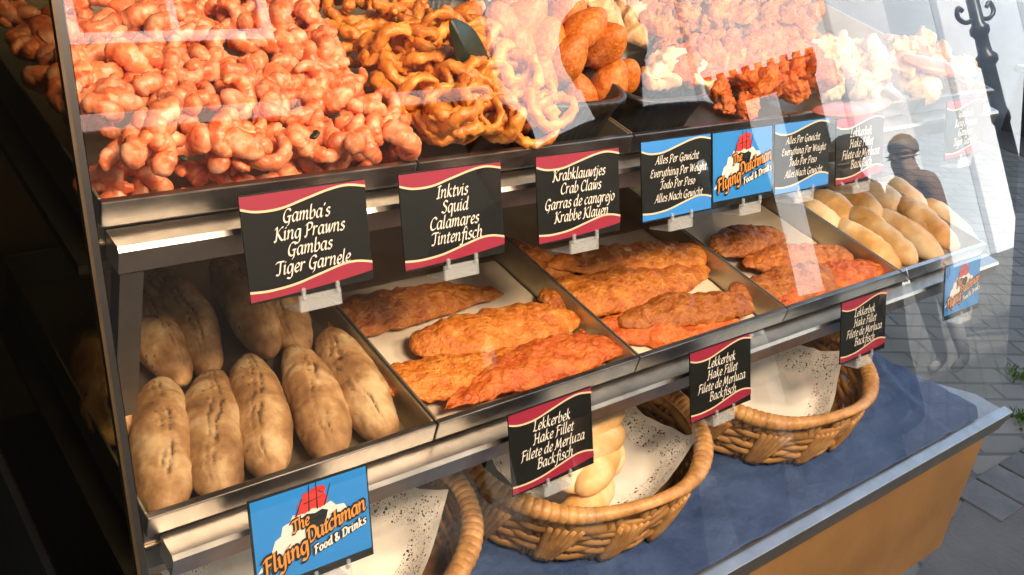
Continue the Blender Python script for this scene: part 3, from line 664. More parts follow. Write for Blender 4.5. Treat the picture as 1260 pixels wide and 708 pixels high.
def claw_mesh(seed):
    vs, fs = [], []; m_ = MB(); n, r_ = 24, 22; off = Vector((seed, 0, seed*3))
    for i in range(n+1):
        t_ = i/n; z = t_*.050; rr = .0205*math.sin(math.pi*min(1, t_*.9+.07))**.55*(1-.22*t_)
        for k in range(r_):
            a = 2*math.pi*k/r_; p = Vector((rr*math.cos(a), rr*math.sin(a)*.92, z-.03)); d = Vector((p.x, p.y, 0))
            p += d*(.12*noise.noise(p*55+off)+.05*noise.noise(p*260+off)); vs.append(p)
    fs = [(i*r_+k, i*r_+(k+1) % r_, (i+1)*r_+(k+1) % r_, (i+1)*r_+k) for i in range(n) for k in range(r_)]
    fs += [tuple(reversed(range(r_))), tuple(range(n*r_, (n+1)*r_))]
    m_.add(vs, fs); return m_
CL = [claw_mesh(s_) for s_ in range(4)]
def place(meshes, plist, name, mats, label, cat, group):
    src = {}
    for i, (px, py, z, rx, ry, rz, sc, *lb) in enumerate(plist):
        p = at(px, py, z); k = i % len(meshes); mk = mats[i % len(mats)]; mt = TRS(p, rx, ry, rz, sc); key = (k, mk.name)
        if key in src: o = cp(src[key], mt)
        else:
            o = meshes[k].build(name, mk, smooth=True); o.matrix_world = M @ mt; src[key] = o
        tag(o, lb[0] if lb else label, cat, group)
place(CL, [(703,66,1.292,.2,.3,0,1,'breaded crab claw at the left of the dish, round end forward'), (752,100,1.265,.15,-.1,1,1.12,'breaded crab claw lowest at the front of the dish'), (712,112,1.255,-.3,.4,2,.95,'breaded crab claw leaning out over the dish edge at the left'),
           (748,52,1.300,.6,-.5,.4,1.2,'large breaded crab claw lying across the top of the heap'), (726,30,1.315,.9,.5,1.4,1.0,'breaded crab claw at the very top of the heap'), (770,92,1.262,.3,-.6,.4,1,'breaded crab claw at the right of the dish, half hidden'),
           (735,85,1.262,.3,.2,.4,1,'breaded crab claw in the middle of the heap, half hidden')], 'crab_claw', [CLAW], '', 'crab claw', 'crab claws in the black dish')
wl = [(572,28,1.285), (586,64,1.262), (618,30,1.30), (650,20,1.31), (640,58,1.285), (676,50,1.295), (668,88,1.27), (615,62,1.275), (700,10,1.32), (660,-10,1.32), (625,-5,1.31)]
place(CL, [(a, b, z, .4*math.sin(i*2), .5*math.cos(i*3), i, 1.08) for i, (a, b, z) in enumerate(wl)], 'crab_claw', [CLAW], 'breaded crab claw in the pile behind the ribbed dish, paled by reflections', 'crab claw', 'crab claws behind the dish')
def nug_mesh(seed):
    m_, _ = blob(.040, .032, .026, 24, 20, .62, 55, seed+90, 0, (.9, 1.1), 0, .0012); return m_
NG = [nug_mesh(s_) for s_ in range(6)]
def rl(n, x0, x1, y0, y1, z, s0, s1, seed):
    r_ = random.Random(seed); return [(r_.uniform(x0, x1), r_.uniform(y0, y1), z+r_.uniform(-.006, .01), r_.uniform(-.5, .5), r_.uniform(-.5, .5), r_.uniform(0, 6.3), r_.uniform(s0, s1)) for _ in range(n)]
place(NG, [(800,122,1.238,0,.1,.3,1.1,'pale battered bite at the left end of the small black dish'), (830,100,1.255,.2,0,1,1.1,'pale battered bite on top of the small black dish'), (850,122,1.240,0,.2,2,1.0,'pale battered bite at the front of the small black dish'), (868,112,1.246,.4,0,3,1.0,'pale battered bite at the right end of the small black dish'), (815,108,1.246,.2,.2,4,1,'pale battered bite in the middle of the small black dish'), (845,96,1.25,.1,.1,5,1,'pale battered bite at the back of the small black dish')],
      'battered_bite', [PALE, BATTERR], '', 'fried bite', 'battered bites in the black dish')
def tray_heap(meshes, x0, x1, y0, y1, step, zf, layers, name, mt_, label, cat, group, seed, scl):
    r_ = random.Random(seed); heap(meshes, scatter(x0, x1, y0, y1, step, zf, r_, layers), name, mt_, label, cat, group, r_, .8, scl)
tray_heap(NG, .645, .835, .122, .20, .028, lambda x, y: 1.226+.030*min(1, max(0, (y-.11)/.05)), [(0, 1), (.014, .9)], 'battered_bite', BATTERR, 'orange fried bite in the heap at the front of the fourth upper tray', 'fried bite', 'orange bites in the fourth upper tray', 11, (.75, 1.05))
tray_heap(NG, .50, .64, .27, .42, .034, lambda x, y: 1.235+.02*min(1, (y-.25)/.08), [(0, 1), (.018, .6)], 'fish_chunk', PALE, 'pale fried fish chunk behind the crab claws', 'fried fish', 'pale fish chunks behind the claws', 12, (1.1, 1.6))
tray_heap(NG, .655, .985, .225, .45, .027, lambda x, y: 1.24+.02*min(1, (y-.20)/.08), [(0, 1), (.014, .5)], 'popcorn_shrimp', BATTER, 'small fried shrimp bite at the back of the fourth upper tray', 'fried bite', 'small shrimp bites at the back', 13, (.6, .85))
tray_heap(NG, .865, 1.21, .125, .205, .032, lambda x, y: 1.225+.012*min(1, max(0, (y-.12)/.06)), [(0, 1), (.014, .4)], 'pale_seafood', PALE, 'pale seafood piece at the front of the last upper tray', 'seafood', 'pale seafood in the last upper tray', 14, (.8, 1.1))
for i, (a, b, w, lb) in enumerate([((1062,62),(1150,92),.05, 'upper'), ((1085,48),(1180,80),.055, 'back'), ((1110,85),(1200,100),.05, 'front')]):
    p, q = at(*a, 1.26), at(*b, 1.26); m_, _ = blob((q-p).length, w, .02, 40, 22, .2, 20, 120+i, .01, (1, .6), .3)
    o = m_.build('salmon_side', SALMON, smooth=True); o.matrix_world = M @ along(p, q, 1.25+.006*i)
    tag(o, 'red salmon side on the last upper tray, %s one of the three' % lb, 'salmon', 'salmon sides on the last upper tray')
# slice of dark fish by the half dark sign
p, q = at(1008,132,1.25), at(1102,118,1.25); m_, _ = blob((q-p).length, .045, .018, 40, 20, .12, 20, 140, .008, (.8, .5), .3)
o = m_.build('smoked_fillet', noisy('smoked mackerel', [(.3, (.20, .05, .06)), (.7, (.50, .14, .05))], 20, .3, .3, 80, 0, .001), smooth=True); o.matrix_world = M @ along(p, q, 1.236)
tag(o, 'dark purple and orange smoked fillet above the half dark sign', 'smoked fish')
# dark pointed side of the dish, built as a thin sheet
a, b, c, d = at(554,24,1.335), at(570,92,1.285), at(606,90,1.28), at(584,38,1.32)
mb = MB(); pts = crom([a, d, c, (b+c)/2, b, (a+b)/2+Vector((-.004, 0, 0))], 5, True); cc = sum(pts, Vector())/len(pts)
vs = [p for p in pts]+[cc+Vector((0, .006, 0))]; mb.add(vs, [(i, (i+1) % len(pts), len(pts)) for i in range(len(pts))])
o = mb.build('dish_side', LEAF_DISH, loc=b, smooth=True); so = o.modifiers.new('s', 'SOLIDIFY'); so.thickness = .0015
tag(o, 'pointed dark green side of the dish between squid and claws', 'leaf')
# parsley scraps on the prawns
for i, (x, y, lb) in enumerate(((203,176,'left of the pink highlight'), (224,198,'below the pink highlight'), (412,146,'near the squid tray'), (388,168,'near the squid tray edge'))):
    p = at(x, y, 1.268); m_, _ = blob(.010, .006, .003, 10, 8, .5, 200, i+200); o = m_.build('parsley_scrap', LEAF_DISH, smooth=True)
    o.matrix_world = M @ TRS(p, .3, .4, i*1.3); tag(o, 'green parsley scrap on the prawns, ' + lb, 'parsley')

# ------------------------------------------------------------------ baskets
def basket(cx, cy, rx, ry, h, label, rz=0):
    zb_ = .8365; B = thing('bread_basket', label, 'basket', (cx, cy, zb_), 'wicker baskets on the blue cloth')
    def P(a, r_, z): 
        x, y = rx*r_*math.cos(a), ry*r_*math.sin(a)
        return Vector((cx+x*math.cos(rz)-y*math.sin(rz), cy+x*math.sin(rz)+y*math.cos(rz), zb_+z))
    def hump(a):                                  # front and back handles: the rim rises and leaves an eye below it
        d = abs(((a-R(270)+math.pi) % (2*math.pi))-math.pi); d2 = abs(((a-R(90)+math.pi) % (2*math.pi))-math.pi)
        d = min(d, d2); return math.cos(min(1, d/R(42))*math.pi/2)**2
    def wallr(z): t_ = z/h; return .92+.08*t_**.8
    NS = 22; n = NS*8
    m_ = MB(); vs = []; nr_ = 10                                      # closed bowl of flat splints, pressed in and out
    m_.lathe([(.001, .0), (.92, 0), (.92, .006), (.001, .006)], (0, 0, 0), 48)
    m_.v = [P(math.atan2(p.y, p.x), math.hypot(p.x, p.y), p.z) for p in m_.v]
    lev = 7; bh = h*.80
    for k in range(lev):
        z0 = .006+(bh-.006)*k/lev; hh = (bh-.006)/lev*.54
        pts = []
        for i in range(n):
            a = 2*math.pi*i/n; io = .020*math.sin(NS/2*a+math.pi*k); zz = z0+hh*.9+.0022*math.sin(3*a+k*2)
            pts.append(P(a, wallr(zz)+io, zz))
        m_.tube(pts, 1, 8, closed=True, up=(0, 0, 1), sq=(.0028, hh*1.12))
    m_.build('weave', CANE, B, smooth=True)
    m_ = MB()
    for k in range(NS):
        a = 2*math.pi*(k+.5)/NS; 
        for da in (-.035, .035):
            m_.tube([P(a+da, wallr(z), z) for z in (.002, h*.2, h*.4, h*.6, h*.8, h*.95)], .0034, 7)
    m_.build('stakes', CANE, B, smooth=True)
    # fan-like wide splints across the front
    m_ = MB()
    for a0 in (R(228), R(258), R(286), R(316), R(20), R(60), R(120), R(160), R(196)):
        for q in range(5):
            da = (q-2)*.045
            pts = [P(a0+da*(.55+.75*s_)+.10*s_, wallr(h*(.05+.72*s_))+.030+.012*math.sin(s_*3.1), h*(.05+.72*s_)) for s_ in [i/8 for i in range(9)]]
            m_.tube(pts, .0042, 8, sq=(1, .6))
    m_.build('bindings', CANE_L, B, smooth=True)
    # rim: thick coil wrapped round and round
    m_ = MB(); n2 = 1100; pts, rad = [], []
    for i in range(n2):
        a = 2*math.pi*i/n2; hu = hump(a); pts.append(P(a, 1.0+.02*hu, h+.013*hu))
        w = abs(math.sin(a*46+.9*math.sin(a*3)))**.5; rad.append(.0090*(1-.42*hu)*(1+.15*(w-.8)*(1-hu))*(1+.06*math.sin(a*7)))
    m_.tube(pts, rad, 12, closed=True, up=(0, 0, 1), sq=(1.15, 1.0)); m_.build('rim', CANE_L, B, smooth=True)
    m_ = MB(); pts = []
    for i in range(120):
        a = 2*math.pi*i/120; pts.append(P(a, .985+.012*math.sin(11*a), h*.78-.008*hump(a)))
    m_.tube(pts, .0062, 10, closed=True, up=(0, 0, 1), sq=(.7, 1.3)); m_.build('lower_band', CANE, B, smooth=True)
    m_ = MB()                                                        # wrapped cane filling rim to band beside the handles
    for k in range(60):
        a = 2*math.pi*k/60
        if hump(a) > .12: continue
        pts = [P(a+.02*s_, wallr(h*.8)+.006+.02*math.sin(s_*3.1), h*.79+(h*.2)*s_) for s_ in (0, .25, .5, .75, 1)]
        m_.tube(pts, .0052, 7)
    m_.build('wrapping', CANE_L, B, smooth=True)
    return B
def doily(cx, cy, r0, h, label, rz, seed, lift=.0):
    n = 44; vs, uvs = [], []
    for a in range(n+1):
        for b in range(n+1):
            u, v = -1+2*a/n, -1+2*b/n; x, y = u*r0, v*r0; rr = math.hypot(x, y)
            re = rr if rr < .092 else .092+.50*(rr-.092)
            z = .012+.12*max(0, rr-.045)+.50*max(0, rr-.085)+.0045*fbm((x, y, seed), 26, 2)*min(1, rr/.05)
            if rr > 1e-6: x *= re/rr; y *= re/rr
            z = min(z, .078+.01*noise.noise(Vector((x*20, y*20, seed))))+lift*max(0, y*math.cos(rz)+x*math.sin(rz)-.01)
            vs.append((cx+1.06*(x*math.cos(rz)-y*math.sin(rz)), cy+.90*(x*math.sin(rz)+y*math.cos(rz)), .8365+.004+z)); uvs.append((u, v))
    fs = [(a*(n+1)+b, (a+1)*(n+1)+b, (a+1)*(n+1)+b+1, a*(n+1)+b+1) for a in range(n) for b in range(n)]
    m_ = MB(); m_.add(vs, fs); o = m_.build('doily', LACE, loc=(cx, cy, .84), smooth=True); tag(o, label, 'doily', 'lace paper doilies in the baskets')
    uvl = o.data.uv_layers.new(name='UVMap')
    for lp in o.data.loops: uvl.data[lp.index].uv = uvs[lp.vertex_index]
BK = [(.172, .036, 'wicker basket nearest the dark end, mostly behind the big ship logo sign'), (.497, .034, 'wicker basket in the middle with a lace doily and small rolls'), (.838, .034, 'wicker basket farthest right with only a lace doily inside')]
for i, (x, y, lb) in enumerate(BK):
    basket(x, y-.005, .150, .116, .075, lb, R((0, -4, -3)[i]))
    doily(x+(0, .012, -.004)[i], y+.002, .120, .076, 'white lace paper doily in the ' + ['basket behind the big ship logo sign', 'middle basket beside the small rolls', 'empty basket farthest right'][i], R((38, 12, 30)[i]), i*7, .30)
for i, (px, py, z, rz, lb) in enumerate([(768,500,.940,.05,'top of the stack'), (766,524,.925,.12,'second from the top'), (766,550,.908,.18,'third from the top'), (752,586,.886,.30,'lowest, beside the clip'), (758,538,.912,.45,'behind the others')]):
    d = Vector((math.cos(rz), math.sin(rz), 0)); p = at(px, py, z)-d*(.052 if i != 4 else .05); m_, _ = blob(.108, .040, .036, 28, 22, .07, 22, i+70, .004, (1, .95), .25)
    o = m_.build('small_baguette', ROLLM, smooth=True); o.matrix_world = M @ TRS((p.x, p.y, z-.018), 0, 0, rz); tag(o, 'small golden baguette in the middle basket, ' + lb, 'bread roll', 'small baguettes in the basket')

# ------------------------------------------------------------------ stall round the case: roof, dark walls, lamps
st = thing('market_stall', 'dark market stall body with a roof above the display', 'stall', (.5, .9, 0), frame=I4)
mb = MB(); mb.box((-.95, .98, .0), (1.35, 1.05, 2.6)); mb.build('rear_wall', DARK, st)
mb = MB(); mb.box((-1.0, -.15, .0), (-.95, 1.05, 2.6)); mb.build('side_wall', DARK, st)
mb = MB(); mb.box((-1.0, -.95, 2.6), (1.5, 1.06, 2.68)); mb.build('roof', DARK, st)
def food_lamp(x, y, z, label, power, ln=.5):
    t_ = thing('food_lamp', label, 'lamp', (x, y, z), 'warm lamps under the stall roof', frame=I4)
    m_ = MB(); m_.prism([(x-ln/2, y-.05, z+.05), (x-ln/2, y+.05, z+.05), (x-ln/2, y+.085, z), (x-ln/2, y-.085, z)], (1, 0, 0), ln); m_.build('lamp_shade', STEEL_D, t_)
    for dx in (-.3, .3):
        m_ = MB(); m_.tube([(x+ln*dx, y, z+.05), (x+ln*dx, y, 2.6)], .004, 6); m_.build('hanger', BLACK, t_)
    l = bpy.data.lights.new('lamp_tube', 'AREA'); l.shape = 'RECTANGLE'; l.size = ln*.95; l.size_y = .26; l.energy = power; l.color = (1, .71, .51)
    lo = bpy.data.objects.new('lamp_tube', l); COL.objects.link(lo); lo.parent = t_; lo.location = (0, 0, -.003); lo.rotation_euler = (R(40), 0, 0)
food_lamp(.16, -.80, 2.22, 'long warm food lamp under the roof over the prawns', 12)
food_lamp(.92, -.80, 2.22, 'long warm food lamp under the roof over the far trays', 7)

# ------------------------------------------------------------------ street
def G(px, py):                                   # point of the street seen at a pixel
    r = M.to_3x3() @ ray(px, py); return CAMP + r*(-CAMP.z/r.z)
def pave_mat():
    m = mat('herringbone brick paving', (.16, .15, .13), .8); b = m.node_tree.nodes['Principled BSDF']
    tc = N(m, 'TexCoord'); mp = N(m, 'Mapping'); mp.inputs['Rotation'].default_value = (0, 0, R(28)); LK(m, tc.outputs['Object'], mp.inputs['Vector'])
    br = N(m, 'TexBrick', Scale=1.0); br.inputs['Color1'].default_value = (.085, .083, .070, 1); br.inputs['Color2'].default_value = (.12, .115, .098, 1); br.inputs['Mortar'].default_value = (.048, .047, .04, 1)
    br.inputs['Mortar Size'].default_value = .008; br.inputs['Brick Width'].default_value = .21; br.inputs['Row Height'].default_value = .105; br.offset = .5
    LK(m, mp.outputs[0], br.inputs['Vector'])
    n = N(m, 'TexNoise', Scale=3.0, Detail=8); LK(m, tc.outputs['Object'], n.inputs['Vector'])
    mx = N(m, 'Mix', data_type='RGBA', blend_type='MULTIPLY'); mx.inputs[0].default_value = .8; LK(m, br.outputs[0], mx.inputs[6]); LK(m, ramp(m, n.outputs[0], [(.3, (.55, .56, .5)), (.7, (1.1, 1.08, 1.02))]), mx.inputs[7])
    LK(m, mx.outputs[2], b.inputs['Base Color']); bp = N(m, 'Bump', Strength=.7, Distance=.006); LK(m, br.outputs['Fac'], bp.inputs['Height']); bp.invert = True; LK(m, bp.outputs[0], b.inputs['Normal']); return m
PAVE = pave_mat()
mb = MB(); mb.add([(-60, -60, 0), (60, -60, 0), (60, 60, 0), (-60, 60, 0)], [(0, 1, 2, 3)]); o = mb.build('ground', noisy('worn asphalt', [(.3, (.055, .055, .05)), (.7, (.095, .095, .085))], 3, .85, .5, 60, 0, .006), frame=I4); tag(o, kind='structure')
mb = MB(); mb.add([(-30, -6.9, .004), (40, -6.9, .004), (40, 7.8, .004), (-30, 7.8, .004)], [(0, 1, 2, 3)]); o = mb.build('pavement', PAVE, frame=I4); tag(o, kind='structure')

def road_poly(name, pts, z, m_, kind='structure', th=0):
    P = [G(*p) for p in pts]; b_ = MB(); b_.prism([(p.x, p.y, z-th if th else z-.003) for p in P], (0, 0, 1), th or .003); o = b_.build(name, m_, frame=I4); tag(o, kind=kind); return o
ROADM = bpy.data.materials['worn asphalt']
road_poly('road', [(1120, 720), (1190, 612), (1232, 588), (1300, 560), (1420, 700), (1300, 800)], .009, ROADM)
b_ = MB(); b_.add([(6.6, 1.2, .009), (40, 1.2, .009), (40, 7.7, .009), (6.6, 7.7, .009)], [(0, 1, 2, 3)]); o = b_.build('road', noisy('dark asphalt', [(.3, (.018, .018, .017)), (.7, (.035, .035, .033))], 3, .9, .5, 60, 0, .006), frame=I4); tag(o, kind='structure')
SLAB = noisy('pale kerb slab', [(.3, (.045, .046, .044)), (.7, (.08, .082, .078))], 9, .85, .7, 60, 0, .003)
A_, B_ = G(1170, 610), G(1300, 528); dv = (B_-A_); n_ = 5
for i in range(n_):
    p, q = A_+dv*(i/n_), A_+dv*((i+.94)/n_); w_ = Vector((dv.y, -dv.x, 0)).normalized()*.15
    b_ = MB(); b_.prism([(v.x, v.y, .004) for v in (p, q, q+w_, p+w_)], (0, 0, 1), .010); o = b_.build('kerb', SLAB, frame=I4, bevel=.006); tag(o, kind='structure')
# grass tufts in the joints
GRASS = noisy('grass blades', [(.3, (.03, .09, .012)), (.7, (.07, .16, .02))], 8, .6, 0)
b_ = MB(); rg = random.Random(5)
for (px, py, n_, sp_) in ((1256, 466, 90, .03), (1260, 520, 70, .025)):
    c = G(px, py)
    for _ in range(n_):
        x, y = c.x+rg.gauss(0, sp_), c.y+rg.gauss(0, sp_); a = rg.uniform(0, 6.3); h_ = rg.uniform(.012, .035); l_ = rg.uniform(.01, .03)
        t_ = Vector((math.cos(a), math.sin(a), 0)); w_ = Vector((-t_.y, t_.x, 0))*.003; p = Vector((x, y, .004))
        b_.add([p-w_, p+w_, p+t_*l_*.5+Vector((0, 0, h_*.7))+w_*.6, p+t_*l_+Vector((0, 0, h_)), p+t_*l_*.5+Vector((0, 0, h_*.7))-w_*.6], [(0, 1, 2, 3, 4)])
o = b_.build('grass', GRASS, frame=I4); tag(o, kind='stuff')
# planter with a low shrub beyond the counter's end
c = G(1284, 176); pl = thing('planter', 'dark planter with a yellow green shrub on the pavement past the glass', 'planter', (c.x+.25, c.y, .004), frame=I4)
b_ = MB(); x, y = c.x+.25, c.y; b_.prism([(x-.3, y-.3, .005), (x+.3, y-.3, .005), (x+.3, y+.3, .005), (x-.3, y+.3, .005)], (0, 0, 1), .42); b_.prism([(x-.34, y-.34, .425), (x+.34, y-.34, .425), (x+.34, y+.34, .425), (x-.34, y+.34, .425)], (0, 0, 1), .05); b_.build('box', BLACK, pl, bevel=.01)
b_ = MB()
for _ in range(900):
    d = Vector((rg.gauss(0, 1), rg.gauss(0, 1), rg.gauss(0, 1))).normalized()*rg.uniform(.15, .42); p = Vector((x, y, .72))+Vector((d.x, d.y, d.z*.75))
    a = Vector((rg.gauss(0, 1), rg.gauss(0, 1), rg.gauss(0, .6))).normalized()*.045; w_ = a.cross(Vector((rg.gauss(0, 1), rg.gauss(0, 1), 1))).normalized()*.016
    b_.add([p-a, p+w_, p+a, p-w_], [(0, 1, 2, 3)])
b_.build('foliage', noisy('shrub leaves', [(.3, (.02, .05, .012)), (.6, (.05, .09, .015)), (.8, (.16, .19, .02))], 9, .5, 0), pl)

# building added behind the stall, out of view, to keep it in shade
def window_bld(name, label, x0, x1, y0, y1, h, wall_m, faces, trim_m):
    b_ = thing(name, label, 'building', ((x0+x1)/2, (y0+y1)/2, 0), frame=I4)
    m_ = MB(); m_.box((x0, y0, 0), (x1, y1, h)); m_.build('wall', wall_m, b_)
    m_ = MB(); m_.box((x0-.2, y0-.2, h), (x1+.2, y1+.2, h+.35)); m_.build('cornice', trim_m, b_)
    for (x, z, w, hh) in faces:                      # windows on the side that faces the stall
        y = y1 if y1 < 0 else y0; s_ = 1 if y1 < 0 else -1
        f = MB()
        for a, b, c, d in ((x-w/2, x-w/2+.09, z, z+hh), (x+w/2-.09, x+w/2, z, z+hh), (x-w/2+.09, x+w/2-.09, z, z+.09), (x-w/2+.09, x+w/2-.09, z+hh-.09, z+hh), (x-.03, x+.03, z+.09, z+hh-.09)):
            f.box((a, min(y, y+s_*.06), c), (b, max(y, y+s_*.06), d))
        fr_ = f.build('window', trim_m, b_)
        f = MB(); f.box((x-w/2+.09, min(y+s_*.004, y+s_*.02), z+.09), (x+w/2-.09, max(y+s_*.004, y+s_*.02), z+hh-.09)); q = f.build('pane', WPANE, b_); q.parent = fr_
    return b_
WPANE = mat('dark window pane', (.02, .025, .03), .08)
WHITE = noisy('white painted render', [(.3, (.70, .72, .74)), (.7, (.82, .83, .84))], 2, .7, .1, 30, 0, .002)
GREYP = noisy('pale blue grey panel', [(.3, (.58, .64, .68)), (.7, (.66, .72, .75))], 2, .6, .1, 30, 0, .002)
BRICK = noisy('dark brown brick', [(.3, (.012, .009, .007)), (.7, (.02, .015, .011))], 6, .85, .3, 30, 0, .004)
window_bld('brick_building', 'unseen tall brick building added behind the stall to shade it', -14, 14, 8, 16, 11, BRICK, [(x, z, 1.2, 1.8) for x in (-12, -9, -6, -3, 0, 3, 6, 9, 12) for z in (1, 4.2, 7.4, 10.6)], WHITE)
window_bld('brick_building', 'dark brick building across the street left of the white one', -16, 6.25, -15, -7, 10, BRICK, [(x, z, 1.3, 1.9) for x in (-14, -11, -8, -5, -2) for z in (1, 4.4, 7.4)] + [(3.05, 3.85, 1.7, 2.2)], WHITE)
bb = [o for o in bpy.data.objects if o.name.startswith('brick_building')][-1]
PINKP = noisy('pinkish painted band', [(.3, (.62, .42, .36)), (.7, (.74, .54, .48))], 3, .7, .1, 30, 0, .002)
for x0, x1 in ((2.05, 4.0), (4.95, 6.1)):
    mb = MB(); mb.box((x0, -6.997, 3.16), (x1, -6.93, 3.30)); mb.build('string_course', PINKP, bb, bevel=.01)
wb = thing('white_building', 'white building with tall pilasters across the street', 'building', (17, -11, 0), frame=I4)
mb = MB(); mb.box((6.3, -15, 0), (34, -7.2, 11)); mb.build('wall', GREYP, wb)
for i in range(9):
    x = 6.4+i*3.1; mb = MB(); mb.box((x, -7.2, .0), (x+1.5, -7.08, 10.6)); mb.build('pilaster', WHITE, wb, bevel=.02)
mb = MB(); mb.box((6.5, -7.2, 10.6), (34.1, -6.85, 11.2)); mb.build('cornice', WHITE, wb)

# ------------------------------------------------------------------ people, lamp post and pillar across the pavement (seen in the glass)
def person_mat(name, shoe, leg, coat, skin, H):
    m = mat(name, coat, .75); b = m.node_tree.nodes['Principled BSDF']; tc = N(m, 'TexCoord'); sp = N(m, 'SeparateXYZ'); LK(m, tc.outputs['Object'], sp.inputs[0])
    dv = N(m, 'Math', operation='DIVIDE'); dv.inputs[1].default_value = H; LK(m, sp.outputs[2], dv.inputs[0])
    r = N(m, 'ValToRGB'); r.color_ramp.interpolation = 'CONSTANT'; e = r.color_ramp.elements
    while len(e) < 4: e.new(.5)
    for el, (p, c) in zip(e, ((0, shoe), (.05, leg), (.47, coat), (.845, skin))): el.position = p; el.color = (*c, 1)
    LK(m, dv.outputs[0], r.inputs[0])
    ab = N(m, 'Math', operation='ABSOLUTE'); LK(m, sp.outputs[0], ab.inputs[0]); g1 = N(m, 'Math', operation='GREATER_THAN'); g1.inputs[1].default_value = .100*H; LK(m, ab.outputs[0], g1.inputs[0])
    l1 = N(m, 'Math', operation='LESS_THAN'); l1.inputs[1].default_value = .485; LK(m, dv.outputs[0], l1.inputs[0]); k = N(m, 'Math', operation='MULTIPLY'); LK(m, g1.outputs[0], k.inputs[0]); LK(m, l1.outputs[0], k.inputs[1])
    mx = N(m, 'Mix', data_type='RGBA'); LK(m, k.outputs[0], mx.inputs[0]); LK(m, r.outputs[0], mx.inputs[6]); mx.inputs[7].default_value = (*skin, 1); LK(m, mx.outputs[2], b.inputs['Base Color']); return m
def person(x, y, H, face, label, shoe, leg, coat, skin, hair, wide=1.0):
    t_ = thing('person', label, 'person', (x, y, .004), frame=I4); t_.rotation_euler = (0, 0, face)
    V, E, Rd = [], [], []
    def v(p, r, par=None):
        V.append((p[0]*H, p[1]*H, p[2]*H)); Rd.append(r*H)
        if par is not None: E.append((par, len(V)-1))
        return len(V)-1
    pel = v((0, 0, .52), .072*wide); wa = v((0, .004, .61), .066*wide, pel); ch = v((0, .0, .72), .078*wide, wa); nb = v((0, .006, .80), .055, ch); nk = v((0, 0, .845), .032, nb); hd = v((0, -.008, .885), .045, nk); ht = v((0, -.004, .935), .052, hd); hp_ = v((0, 0, .975), .036, ht)
    v((0, -.060, .915), .008, hd)
    for s_ in (-1, 1):
        v((s_*.050, .004, .915), .010, ht)
        sh = v((s_*.098*wide, .004, .80), .042, nb); el = v((s_*.106*wide, .012, .635), .036, sh); wr = v((s_*.110*wide, -.022, .505), .024, el); pm = v((s_*.116*wide, -.040, .465), .018, wr)
        for q in range(4):
            f1 = v((s_*.116*wide, -.058+.013*q, .435-.004*abs(q-1.5)), .0055, pm); f2 = v((s_*.113*wide, -.058+.013*q, .408+.004*abs(q-1.5)), .0048, f1); v((s_*.108*wide, -.057+.013*q, .392+.006*abs(q-1.5)), .0042, f2)
        th = v((s_*.122*wide, -.060, .462), .0065, pm); v((s_*.116*wide, -.068, .440), .005, th)
        hp2 = v((s_*.052, 0, .485), .060, pel); kn = v((s_*.056, -.008, .28), .038, hp2); an = v((s_*.058, .010, .055), .024, kn); v((s_*.062, -.075, .020), .022, an)
    me = bpy.data.meshes.new('body'); me.from_pydata(V, E, []); o = bpy.data.objects.new('body', me); COL.objects.link(o); o.parent = t_
    me.materials.append(person_mat('clothes', shoe, leg, coat, skin, H))
    sk_ = o.modifiers.new('skin', 'SKIN'); sk_.use_smooth_shade = True
    for d, r in zip(me.skin_vertices[0].data, Rd): d.radius = (r, r)
    me.skin_vertices[0].data[0].use_root = True
    sb = o.modifiers.new('sub', 'SUBSURF'); sb.levels = 1; sb.render_levels = 1
    hm = mat('hair', hair, .6); b_ = MB(); vs = []; n1, n2 = 14, 20
    for i in range(n1+1):
        for k in range(n2):
            a = 2*math.pi*k/n2; ph = math.pi*.60*i/n1; front = max(0, -math.sin(a)); ph *= 1-.42*front
            r_ = .060*(1+.05*noise.noise(Vector((a*3, ph*4, x)))); vs.append(Vector((r_*.88*math.sin(ph)*math.cos(a), r_*1.05*math.sin(ph)*math.sin(a)+.006, .934+r_*1.05*math.cos(ph)))*H)
    b_.add([p+Vector((x, y, .004)) for p in vs], [(i*n2+k, i*n2+(k+1) % n2, (i+1)*n2+(k+1) % n2, (i+1)*n2+k) for i in range(n1) for k in range(n2)])
    h_ = b_.build('hair', hm, t_, smooth=True); so_ = h_.modifiers.new('s', 'SOLIDIFY'); so_.thickness = .003*H
    for s_ in (-1, 1):
        b_ = MB(); b_.lathe([(.0005, -.006*H), (.005*H, -.003*H), (.006*H, 0), (.005*H, .003*H), (.0005, .006*H)], (x+s_*.018*H, y-.050*H, .004+.925*H), 10); b_.build('eye', mat('eye', (.03, .02, .02), .2), t_, smooth=True)
    return t_
DK = (.012, .012, .014); SKN = (.32, .19, .13)
person(1.535, -.917, 1.88, R(228), 'tall person in a dark coat standing right before the glass', DK, (.014, .015, .02), (.010, .010, .012), SKN, (.012, .009, .006), 1.25)
person(1.53, -1.375, 1.75, R(222), 'person in a dark coat added half behind the tall one to block a bright reflection', DK, (.016, .016, .02), (.012, .011, .013), SKN, (.02, .013, .008), 1.3)  # added figure, blocks the bright street reflection beside the tall person
person(4.62, -2.30, 1.64, R(305), 'person in dark clothes standing beside the dark pillar', DK, (.02, .02, .03), (.013, .013, .015), SKN, (.02, .012, .008), 1.2)
person(6.15, -2.85, 1.66, R(285), 'person in a brown coat standing near the lamp post', (.16, .16, .15), (.24, .23, .22), (.17, .085, .045), SKN, (.22, .15, .08), 1.0)
vn = thing('blocker_van', 'dark van added across the street to block low bright reflections of the white building', 'van', (6.35, -6.0, .004), frame=I4)  # added van, keeps bright streaks out of the lower glass
VAN = mat('dark van paint', (.010, .012, .016), .35); VG = mat('van window', (.006, .007, .008), .1)
